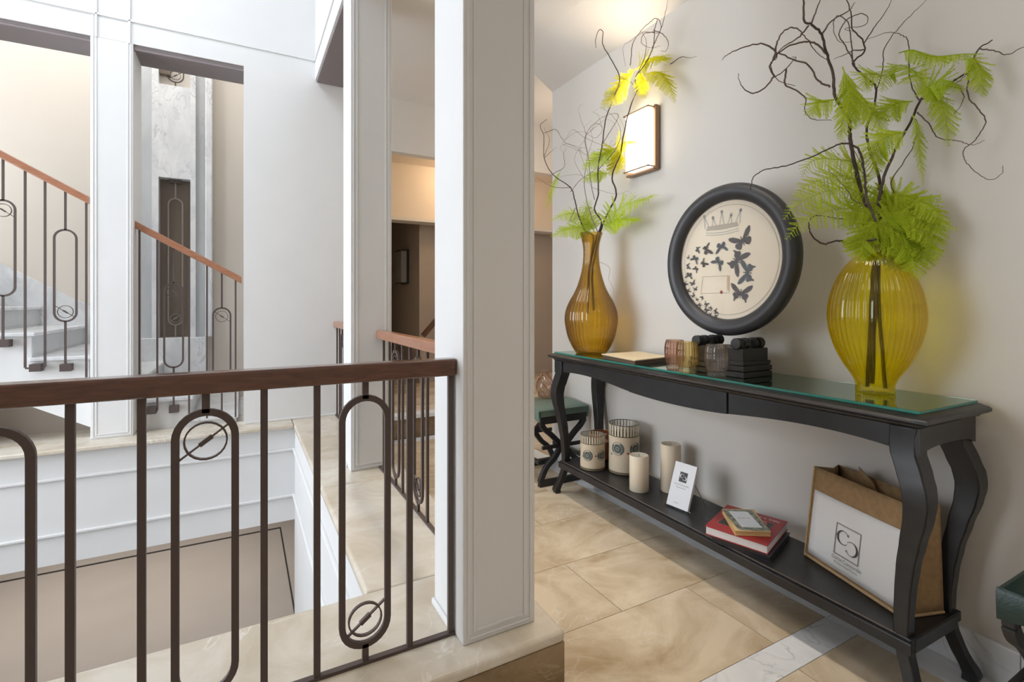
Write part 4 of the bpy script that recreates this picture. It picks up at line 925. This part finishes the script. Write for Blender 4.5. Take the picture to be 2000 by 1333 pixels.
# wicker glass bottle on the far stool
db = (1.93, 3.06, .512)
dj = empty('wired_bottle', db, 'small glass bottle netted in brown wire on the far stool', 'bottle')
pd = smooth_prof([(.03, 0), (.045, .01), (.062, .05), (.066, .085), (.055, .125), (.030, .155), (.022, .175), (.026, .20)])
MB().lathe([(.003, 0)] + pd + [(r - .003, max(z, .01)) for r, z in pd[::-1]] + [(.003, .01)], 36, db).build('glass_body', 'glass_blush', dj, smooth=60)
mb = MB()
for s_ in (1, -1):
    for k in range(7):
        pts = []
        for i in range(0, len(pd), 2):
            r_, z_ = pd[i]; a_ = k * 2 * math.pi / 7 + s_ * z_ * 14; pts.append((db[0] + (r_ + .002) * math.cos(a_), db[1] + (r_ + .002) * math.sin(a_), db[2] + z_))
        mb.tube(pts, .0022, 4)
mb.build('wire_net', 'copper', dj)

# ================================================================ BRANCHES AND FERNS
def depth_fn(vc, mouth, amp, ph, xmax):
    zv = vc[0] * S + vc[1] * C
    def f(px, py):
        d = math.hypot(px - mouth[0], py - mouth[1]); t = min(d / 320, 1.3)
        z = zv + amp * t + .02 * math.sin(d / 45 + ph) * min(1, d / 60)
        return min(z, xmax / ray(px, py)[0])
    return f
def branch(label, vc, mouth, strands, amp, ph, xmax, r0, foot=None, m='bark', group=None):
    f = depth_fn(vc, mouth, amp, ph, xmax)
    root = empty('willow_branch', atD(*strands[0][0], f(*strands[0][0])), label, 'branch', group)
    for i, st in enumerate(strands):
        rr = r0 if i == 0 else r0 * .38
        pts = [atD(x, y, f(x, y)) for x, y in st]
        if i == 0 and foot is not None: pts = [Vector(q) for q in foot] + pts
        P = cr(pts, 6)
        rnd = random.Random(i * 17 + int(ph * 100))
        P = [p + Vector((rnd.uniform(-1, 1), rnd.uniform(-1, 1), rnd.uniform(-1, 1))) * .0016 for p in P]
        MB().tube(P, (lambda t, a=rr: a * (1 - .72 * t)), 6).build('stem' if i == 0 else 'twig', m if i == 0 else ('twig' if m == 'bark' else m), root, smooth=60)
def zz(pts, o, s): return [(o[0] + x / s, o[1] + y / s) for x, y in pts]
B2 = lambda *p: zz(p, (1400, 0), 2.222)
B1 = lambda *p: zz(p, (1040, 0), 2.563)
MO2, MO1 = (1710, 470), (1153, 455)
def foot(vc, dx, dy, z, mx, my, mz): return [(vc[0] + dx, vc[1] + dy, vc[2] + z), (vc[0] + mx, vc[1] + my, vc[2] + mz)]
branch('thickest twisted branch rising upper left from the yellow vase, curling twigs at its tip', VB, MO2,
    [B2((685, 1000), (640, 880), (600, 720), (578, 600), (570, 520), (515, 420), (505, 330), (480, 240), (455, 150), (410, 105), (380, 90), (378, 0), (385, -60)),
     B2((410, 105), (430, 50), (450, 0), (470, -50)),
     B2((492, 378), (440, 350), (400, 285), (335, 260), (262, 232), (240, 270), (236, 300), (270, 350), (340, 372)),
     B2((478, 235), (430, 190), (370, 182), (290, 212), (244, 262), (228, 290), (250, 330), (300, 300), (330, 262), (345, 250), (330, 245)),
     B2((262, 232), (225, 202), (180, 190), (100, 212), (40, 240), (22, 262)),
     B2((250, 330), (205, 385), (150, 404), (105, 370), (92, 318)),
     B2((300, 300), (298, 368), (350, 396), (385, 430), (382, 480), (420, 520), (500, 522)),
     B2((250, 260), (262, 180), (300, 128), (350, 125), (395, 175), (440, 235), (480, 262)),
     B2((455, 150), (500, 90), (570, 50), (600, 10)),
     B2((400, 110), (350, 165), (280, 210), (255, 260))],
    -.05, .3, 1.97, .0085, foot(VB, .02, .02, .03, .0, .0, .36))
branch('twisted branch rising straight up the middle of the yellow vase', VB, MO2,
    [B2((700, 1000), (710, 880), (705, 780), (660, 640), (650, 560), (680, 470), (690, 380), (640, 330), (590, 275), (640, 225), (632, 170), (592, 130), (580, 50), (562, -10)),
     B2((600, 285), (560, 200), (530, 150), (560, 90), (620, 60), (655, 75), (640, 110), (570, 120), (560, 130), (610, 140)),
     B2((590, 275), (585, 200), (570, 100), (520, 70), (505, 120), (530, 180), (590, 180)),
     B2((640, 185), (690, 110), (740, 40), (765, -20)),
     B2((640, 215), (590, 220), (550, 240), (505, 258)),
     B2((690, 400), (720, 310), (728, 210), (790, 120), (850, 60), (915, -5))],
    .05, 1.1, 1.99, .006, foot(VB, -.03, .01, .02, .0, .01, .36))
branch('twisted branch reaching right from the yellow vase, tip looping down beside the wall', VB, MO2,
    [B2((720, 1000), (700, 900), (720, 790), (770, 660), (840, 530), (890, 430), (1000, 372), (1060, 330), (1100, 305), (1135, 215), (1198, 174)),
     B2((1138, 212), (1200, 220), (1260, 236), (1330, 205), (1380, 190)),
     B2((880, 440), (838, 350), (832, 190), (800, 152), (740, 142), (650, 172)),
     B2((1090, 320), (1092, 420), (1140, 480), (1166, 535), (1120, 610), (1072, 650), (1080, 700), (1130, 752), (1190, 781), (1238, 752), (1242, 718)),
     B2((868, 488), (920, 540), (960, 598), (1050, 612), (1110, 630), (1166, 608)),
     B2((1000, 375), (1060, 390), (1068, 440), (1020, 505)),
     B2((880, 440), (960, 400), (1040, 360), (1090, 320)),
     B2((770, 840), (762, 780), (845, 650), (870, 540), (850, 500))],
    .02, 2.2, 2.02, .006, foot(VB, .0, -.03, .02, .01, -.005, .36))
branch('thin twig reaching left from the yellow vase over the round frame', VB, MO2,
    [B2((690, 960), (650, 850), (640, 740), (610, 645), (550, 622), (500, 640), (400, 685), (300, 720), (200, 740), (155, 778), (145, 830)),
     B2((640, 740), (600, 660), (550, 610)),
     B2((700, 880), (610, 880), (560, 820), (510, 760), (480, 735))],
    -.22, 3.0, 1.80, .004, None)
branch('bent twig dipping low left of the yellow vase neck', VB, MO2,
    [B2((690, 1040), (600, 1054), (520, 1046), (462, 1060), (412, 1020), (400, 970), (430, 936), (520, 948), (610, 956))],
    -.08, .9, 1.86, .004, None)
# amber vase
branch('main twisted branch rising upper right from the amber vase past the lit sconce', VA, MO1,
    [B1((330, 1200), (350, 1130), (380, 1060), (420, 975), (398, 880), (438, 780), (455, 680), (490, 535), (525, 450), (515, 395), (570, 310), (605, 230), (612, 150), (625, 95)),
     B1((600, 240), (645, 140), (665, 60), (682, -20)),
     B1((525, 450), (490, 410), (440, 385)),
     B1((515, 390), (560, 290), (568, 200), (538, 150)),
     B1((490, 330), (500, 230), (530, 170), (590, 110), (620, 92), (642, 120), (630, 165), (560, 160), (500, 200), (455, 235), (465, 330)),
     B1((605, 150), (650, 170), (680, 210), (668, 255), (640, 255)),
     B1((612, 160), (560, 170), (545, 215), (590, 240), (640, 230)),
     B1((690, 320), (745, 285), (780, 290), (822, 284))],
    -.02, .4, 1.96, .0065, foot(VA, .02, .0, .26, .01, .0, .50))
branch('slim twisted branch rising left of centre from the amber vase to a hooked tip', VA, MO1,
    [B1((318, 1200), (345, 1112), (310, 1050), (330, 970), (328, 850), (350, 720), (366, 600), (410, 480), (436, 390), (390, 290), (352, 222), (352, 160), (332, 152), (315, 200), (318, 240)),
     B1((310, 1000), (290, 900), (282, 800), (265, 690), (300, 650), (360, 600)),
     B1((350, 720), (400, 640), (430, 580), (400, 570), (330, 600), (290, 660)),
     B1((330, 850), (420, 740), (440, 650), (400, 580), (355, 545))],
    -.08, 1.4, 1.96, .0055, foot(VA, -.02, .01, .24, -.01, .0, .50))
branch('branch sprawling far left from the amber vase with a forked curl', VA, MO1,
    [B1((305, 1190), (265, 1158), (230, 1080), (208, 990), (190, 940), (100, 872), (60, 790), (56, 680), (38, 630), (72, 598)),
     B1((190, 940), (120, 940), (70, 920), (20, 886)),
     B1((60, 665), (120, 650), (160, 712), (250, 742)),
     B1((60, 790), (120, 735)),
     B1((100, 872), (160, 835), (155, 780), (168, 740)),
     B1((190, 960), (240, 900), (310, 850), (400, 700)),
     B1((215, 1040), (190, 1110), (215, 1090)),
     B1((60, 780), (85, 700), (55, 640))],
    -.06, 2.4, 1.96, .005, foot(VA, -.01, .02, .3, -.01, .01, .50))
branch('hazy knot of pale fine twigs in the middle of the amber vase arrangement', VA, MO1,
    [B1((335, 1180), (300, 1100), (270, 1000), (260, 900), (275, 780), (262, 690), (310, 620), (350, 640), (320, 690), (270, 670)),
     B1((275, 780), (240, 760), (200, 740), (150, 715), (225, 660), (280, 665), (330, 610)),
     B1((270, 670), (240, 590), (232, 540), (258, 515)),
     B1((262, 690), (330, 720), (400, 730), (430, 690), (410, 620), (360, 590), (300, 560)),
     B1((260, 900), (210, 800), (250, 740), (320, 760)),
     B1((300, 940), (360, 960), (430, 972), (480, 958), (512, 990)),
     B1((275, 780), (300, 700), (290, 630), (340, 600)),
     B1((262, 690), (200, 650), (160, 700), (120, 660), (70, 650)),
     B1((250, 760), (180, 720), (140, 740), (165, 790), (150, 830)),
     B1((300, 940), (250, 880), (160, 880), (120, 900)),
     B1((350, 640), (330, 580), (305, 560), (330, 545)),
     B1((400, 730), (440, 700), (460, 650), (430, 580), (405, 575)),
     B1((280, 870), (250, 800), (235, 740), (270, 690), (260, 640), (300, 600))],
    .10, 3.4, 1.99, .0032, None, 'twig_pale')
branch('hair-thin twig trailing down right of the amber vase neck', VA, MO1,
    [zz(((1130 - 1080, 120), (60, 120)), (1080, 430), 1) if False else [(1168, 512), (1180, 516), (1191, 525), (1189, 545), (1198, 565), (1199, 578)]], -.10, .5, 1.9, .0015, None, 'twig_pale')

# fern leaflet meshes (shared)
def leaflet_mesh(name, m, k):
    rnd = random.Random(k); mb = MB(); n = 12
    curve = lambda t: -.10 * t * t
    for i in range(4):
        a, b = i / 4, (i + 1) / 4
        mb.add([(a, curve(a) - .008, 0), (b, curve(b) - .006, 0), (b, curve(b) + .006, 0), (a, curve(a) + .008, 0)], [(0, 1, 2, 3)])
    for i in range(n):
        t = .05 + .90 * i / n; L = (.115 - .068 * t) * rnd.uniform(.85, 1.1)
        for sg in (1, -1):
            bx, by = t, curve(t); dx, dy = L * .45, sg * L
            z = rnd.uniform(-.02, .02)
            mb.add([(bx - .022, by, 0), (bx + dx * .4 - .018, by + dy * .6, z), (bx + dx, by + dy, z - .01), (bx + dx * .75 + .022, by + dy * .5, z), (bx + .030, by, 0)], [(0, 1, 2, 3, 4)])
    me = bpy.data.meshes.new(name); me.from_pydata(mb.v, [], mb.f); me.materials.append(M[m]); return me
LM = {m: [leaflet_mesh('leaflet', m, k) for k in range(3)] for m in ('fern_green', 'fern_yellow_lit', 'fern_lime')}
def frond(label, vc, mouth, pts, amp, xmax, m, wmax, n=22, hang=0.35, sides=(1, -1), ph=0.0, group=None, base_w=.55):
    f = depth_fn(vc, mouth, amp, ph, xmax)
    P = cr([atD(x, y, f(x, y)) for x, y in pts], 10)
    root = empty('fern_frond', P[0], label, 'fern', group)
    MB().tube(P, lambda t: .0022 * (1 - .75 * t), 5).build('rachis', m, root)
    cum = [0]
    for a, b in zip(P, P[1:]): cum.append(cum[-1] + (b - a).length)
    Lt = cum[-1]; rnd = random.Random(len(label) * 31 + int(pts[0][0]))
    for i in range(n):
        t = .06 + .94 * (i + .5) / n; s_ = t * Lt; k = 0
        while k < len(cum) - 2 and cum[k + 1] < s_: k += 1
        q = (s_ - cum[k]) / max(1e-6, cum[k + 1] - cum[k]); pos = P[k].lerp(P[k + 1], min(q, 1)); tg = (P[min(k + 2, len(P) - 1)] - P[max(k - 1, 0)]).normalized()
        view = Vector((-S, -C, .35)).normalized(); view = (view - tg * view.dot(tg)).normalized()
        sd_ = tg.cross(view).normalized()
        ln = wmax * min(1, base_w + t * 2.0) * (1 - max(0, (t - .30) / .70) ** 1.5 * .90) * rnd.uniform(.88, 1.08)
        for sg in sides:
            d = (tg * .50 + sd_ * sg * .86 + view * rnd.uniform(-.15, .25) + Vector((0, 0, -hang * rnd.uniform(.7, 1.3)))).normalized()
            nrm = view + Vector((rnd.uniform(-.3, .3), rnd.uniform(-.3, .3), rnd.uniform(-.3, .3))); nrm = (nrm - d * nrm.dot(d)).normalized(); y = nrm.cross(d) * sg
            nz = d.cross(y)
            o = bpy.data.objects.new('leaflet', rnd.choice(LM[m])); COL.objects.link(o); o.parent = root
            m4_ = Matrix(((d.x, y.x, nz.x, pos.x), (d.y, y.y, nz.y, pos.y), (d.z, y.z, nz.z, pos.z), (0, 0, 0, 1)))
            o.matrix_parent_inverse = Matrix.Translation(-root.location)
            lo_, ro_, _ = m4_.decompose(); o.location = lo_; o.rotation_euler = ro_.to_euler(); o.scale = (ln, ln, ln)
G = 'fern_green'; L_ = 'fern_lime'; Y_ = 'fern_yellow_lit'
FB = lambda label, pts, amp, w_, n=22, m=G, hang=.35, xm=1.99, ph=0.: frond(label, VB, MO2, pts, amp, xm, m, w_ * 1.32, int(n * 1.2), hang, ph=ph)
FB('long fern frond arching left, lowest on the left of the yellow vase', B2((690, 1010), (640, 930), (560, 905), (430, 930), (355, 975), (300, 1042)), -.12, .060, 26)
FB('fern frond arching left just above the lowest one, tip touching the round frame', B2((640, 900), (600, 830), (520, 818), (400, 858), (330, 905), (290, 955)), -.10, .055, 24)
FB('third fern frond from the bottom on the left of the yellow vase', B2((640, 860), (600, 780), (520, 762), (430, 790), (365, 820), (330, 870)), -.06, .055, 22)
FB('short curled fern frond above the left fronds of the yellow vase', B2((640, 760), (590, 705), (500, 690), (440, 690), (395, 715), (372, 770)), -.04, .055, 20)
FB('fern frond hanging as a dense tassel at the left branch above the yellow vase', B2((545, 290), (562, 340), (572, 420), (560, 500), (535, 620)), -.06, .060, 24, hang=.9)
FB('second hanging tassel of fern beside the dense one', B2((570, 330), (600, 400), (612, 470), (600, 560)), -.04, .050, 18, hang=.9)
FB('small fern frond drooping left of the hanging tassel', B2((515, 430), (470, 440), (430, 450), (415, 510)), -.05, .050, 14, hang=.7)
FB('fern frond curling down right of the hanging tassel', B2((610, 420), (650, 450), (690, 510), (722, 580)), .0, .055, 18, hang=.5)
FB('fern frond in the middle of the yellow vase arrangement, drooping over the stems', B2((825, 570), (760, 585), (710, 610), (685, 670), (690, 770)), -.10, .060, 24, hang=.5)
FB('fern frond drooping below the right branch centre', B2((850, 440), (790, 445), (745, 470), (715, 520)), -.02, .055, 18, hang=.6)
FB('fern frond on the upper centre right branch, curling left', B2((900, 360), (840, 300), (780, 285), (735, 330), (715, 400)), .0, .055, 22, hang=.5)
FB('small fern frond hanging at the far left of the right branch', B2((720, 330), (680, 320), (640, 330), (655, 400)), .0, .045, 14, hang=.6)
FB('highest fern frond spreading along the top of the right branch', B2((790, 230), (850, 218), (940, 245), (1060, 235), (1160, 232)), .0, .050, 26, hang=.8)
FB('fern frond drooping from the outer end of the right branch', B2((1060, 260), (1110, 260), (1140, 320), (1155, 420)), .0, .050, 20, hang=.6)
FB('fern frond hanging long at the right of the yellow vase arrangement', B2((900, 370), (950, 410), (985, 480), (1000, 560), (1006, 635)), .02, .055, 24, hang=.5)
FB('narrow fern frond hanging straight down below the right branch', B2((850, 500), (872, 560), (880, 640), (888, 720), (896, 805)), .0, .032, 24, hang=.9)
FB('fern frond along the middle of the right branch', B2((860, 420), (930, 370), (1000, 350), (1060, 400)), .02, .055, 20, hang=.5)
FB('broad fern frond arching right over the yellow vase mouth', B2((700, 960), (760, 880), (860, 870), (940, 910), (990, 970), (1050, 1000)), -.02, .068, 28, hang=.5)
FB('fern frond falling right over the shoulder of the yellow vase', B2((710, 980), (780, 930), (870, 950), (930, 1020), (960, 1130)), -0.30, .070, 28, hang=.5)
FB('fern frond falling down the front right of the yellow vase, lowest tip', B2((700, 985), (760, 1000), (820, 1060), (850, 1130), (868, 1215)), -0.42, .070, 28, hang=.4)
FB('fern frond falling down the centre front of the yellow vase', B2((695, 985), (715, 1020), (750, 1080), (780, 1150), (800, 1180)), -0.42, .062, 24, hang=.4)
FB('fern frond falling down the left front of the yellow vase neck', B2((690, 985), (665, 1000), (645, 1040), (640, 1090), (655, 1120)), -0.42, .055, 20, hang=.4)
FB('upright fern frond just above the mouth of the yellow vase', B2((705, 960), (740, 880), (790, 850), (830, 880), (850, 960)), -.03, .065, 24, hang=.5)
FB('fern frond behind the main stem left of the yellow vase mouth', B2((690, 940), (640, 850), (600, 800), (610, 720), (650, 670)), .02, .055, 20, hang=.4)
FB('fern frond filling the back right of the yellow vase mouth', B2((710, 960), (790, 905), (870, 905), (940, 960), (1000, 1040)), .02, .075, 28, hang=.5)
FB('fern frond falling between the centre and right of the yellow vase', B2((705, 985), (780, 970), (850, 1010), (900, 1080), (915, 1170)), -0.30, .075, 28, hang=.4)
FB('fern frond lying across the front lip of the yellow vase', B2((680, 970), (720, 985), (770, 1040), (815, 1100), (835, 1165)), -0.42, .072, 26, hang=.4)
FB('fern frond covering the front left of the yellow vase lip', B2((700, 955), (665, 985), (640, 1040), (632, 1090), (650, 1140)), -0.42, .070, 24, hang=.4)
FB('fern frond covering the middle of the yellow vase lip', B2((700, 960), (695, 1010), (705, 1060), (725, 1110), (735, 1150)), -0.42, .066, 24, hang=.4)
FB('short fern frond standing right behind the yellow vase mouth', B2((715, 940), (770, 860), (840, 860), (890, 900)), .03, .065, 20, hang=.5)
FB('fern frond leaning left in front of the yellow vase stems', B2((700, 980), (670, 930), (620, 920), (570, 950), (545, 1000)), -.14, .060, 22, hang=.5)
FA = lambda label, pts, amp, w_, n=20, m=L_, hang=.35, xm=1.97, ph=0.: frond(label, VA, MO1, pts, amp, xm, m, w_ * 1.38, int(n * 1.45), hang, ph=ph)
FA('topmost bright yellow fern frond above the sconce, spreading right', B1((520, 350), (570, 300), (630, 285), (692, 290)), -.08, .075, 18, Y_, .7)
FA('bright yellow fern frond above the sconce, tip hanging at right', B1((560, 375), (620, 360), (665, 400), (690, 450), (712, 515)), -.06, .062, 20, Y_, .7)
FA('bright yellow fern frond running down left of the sconce top', B1((520, 340), (470, 390), (425, 455), (390, 500), (342, 545)), -.08, .075, 22, Y_, .4)
FA('short yellow fern frond hanging above the sconce centre', B1((535, 350), (545, 400), (550, 450), (560, 495)), -.08, .05, 16, Y_, .8)
FA('yellow fern frond crossing the lower left corner of the sconce', B1((380, 800), (420, 745), (470, 710), (525, 712)), -.10, .07, 18, Y_, .7)
FA('lime fern frond drooping left at the middle of the amber vase stems', B1((420, 740), (370, 765), (310, 800), (250, 850)), -.09, .06, 20, L_, .4)
FA('yellow fern frond hanging down at the middle of the amber vase stems', B1((440, 745), (425, 790), (405, 840), (390, 880)), -.09, .058, 16, Y_, .6)
FA('small lime fern frond just below the middle fronds of the amber vase', B1((385, 870), (340, 868), (295, 885), (250, 912)), -.08, .045, 16, L_, .5)
FA('long green fern frond reaching right from the amber vase mouth', B1((350, 1150), (400, 1080), (460, 1030), (540, 1005), (632, 975)), -.06, .072, 24, L_, .5)
FA('lower green fern frond reaching right from the amber vase mouth', B1((350, 1160), (410, 1110), (480, 1100), (550, 1105)), -.08, .065, 20, L_, .6)
FA('upper fern frond reaching left from the amber vase mouth', B1((310, 1160), (250, 1090), (180, 1070), (92, 1105)), -.08, .055, 22, L_, .5)
FA('lower fern frond reaching left from the amber vase mouth', B1((300, 1175), (240, 1145), (170, 1150), (92, 1185)), -.09, .055, 22, L_, .6)
FA('small upright fern frond above the amber vase mouth', B1((310, 1160), (285, 1090), (265, 1040), (300, 1005)), -.05, .055, 16, L_, .3)
FA('narrow fern frond hanging alone at the far left of the amber vase', B1((140, 855), (115, 905), (85, 990), (66, 1065)), -.05, .026, 20, L_, .9)

# ---------------------------------------------------------------- the atrium side stands a little nearer: scale it about the eye point so the curb gets its full height
KS = 0.95; EYEP = Vector((0, 0, EYE))
near_side = ('trim_curb', 'wall_far', 'wall_right_fascia', 'wall_near_fascia', 'wall_left', 'floor_lower', 'ceiling_lower', 'wall_lower', 'column', 'wall_upper', 'wall_hall_far', 'ceiling_passage', 'wall_passage_header',
    'wall_passage_pier', 'wall_passage_end', 'wall_passage_left', 'staircase', 'wall_under_stair', 'floor_under_stair', 'baseboard_stair', 'wall_stair', 'marble_tower', 'railing', 'stair_railing', 'slit_grille', 'wall_handrail',
    'ceiling_skylight_mask', 'ceiling_stair', 'skylight_portal', 'window_portal', 'stair_window_portal', 'stair_fill', 'lower_hall_fill', 'passage_lamp')
for o in list(COL.objects):
    if o.parent is None and (o.name.startswith(near_side) or o is sc2):
        o.location = EYEP + (o.location - EYEP) * KS
        o.scale = (KS, KS, KS)
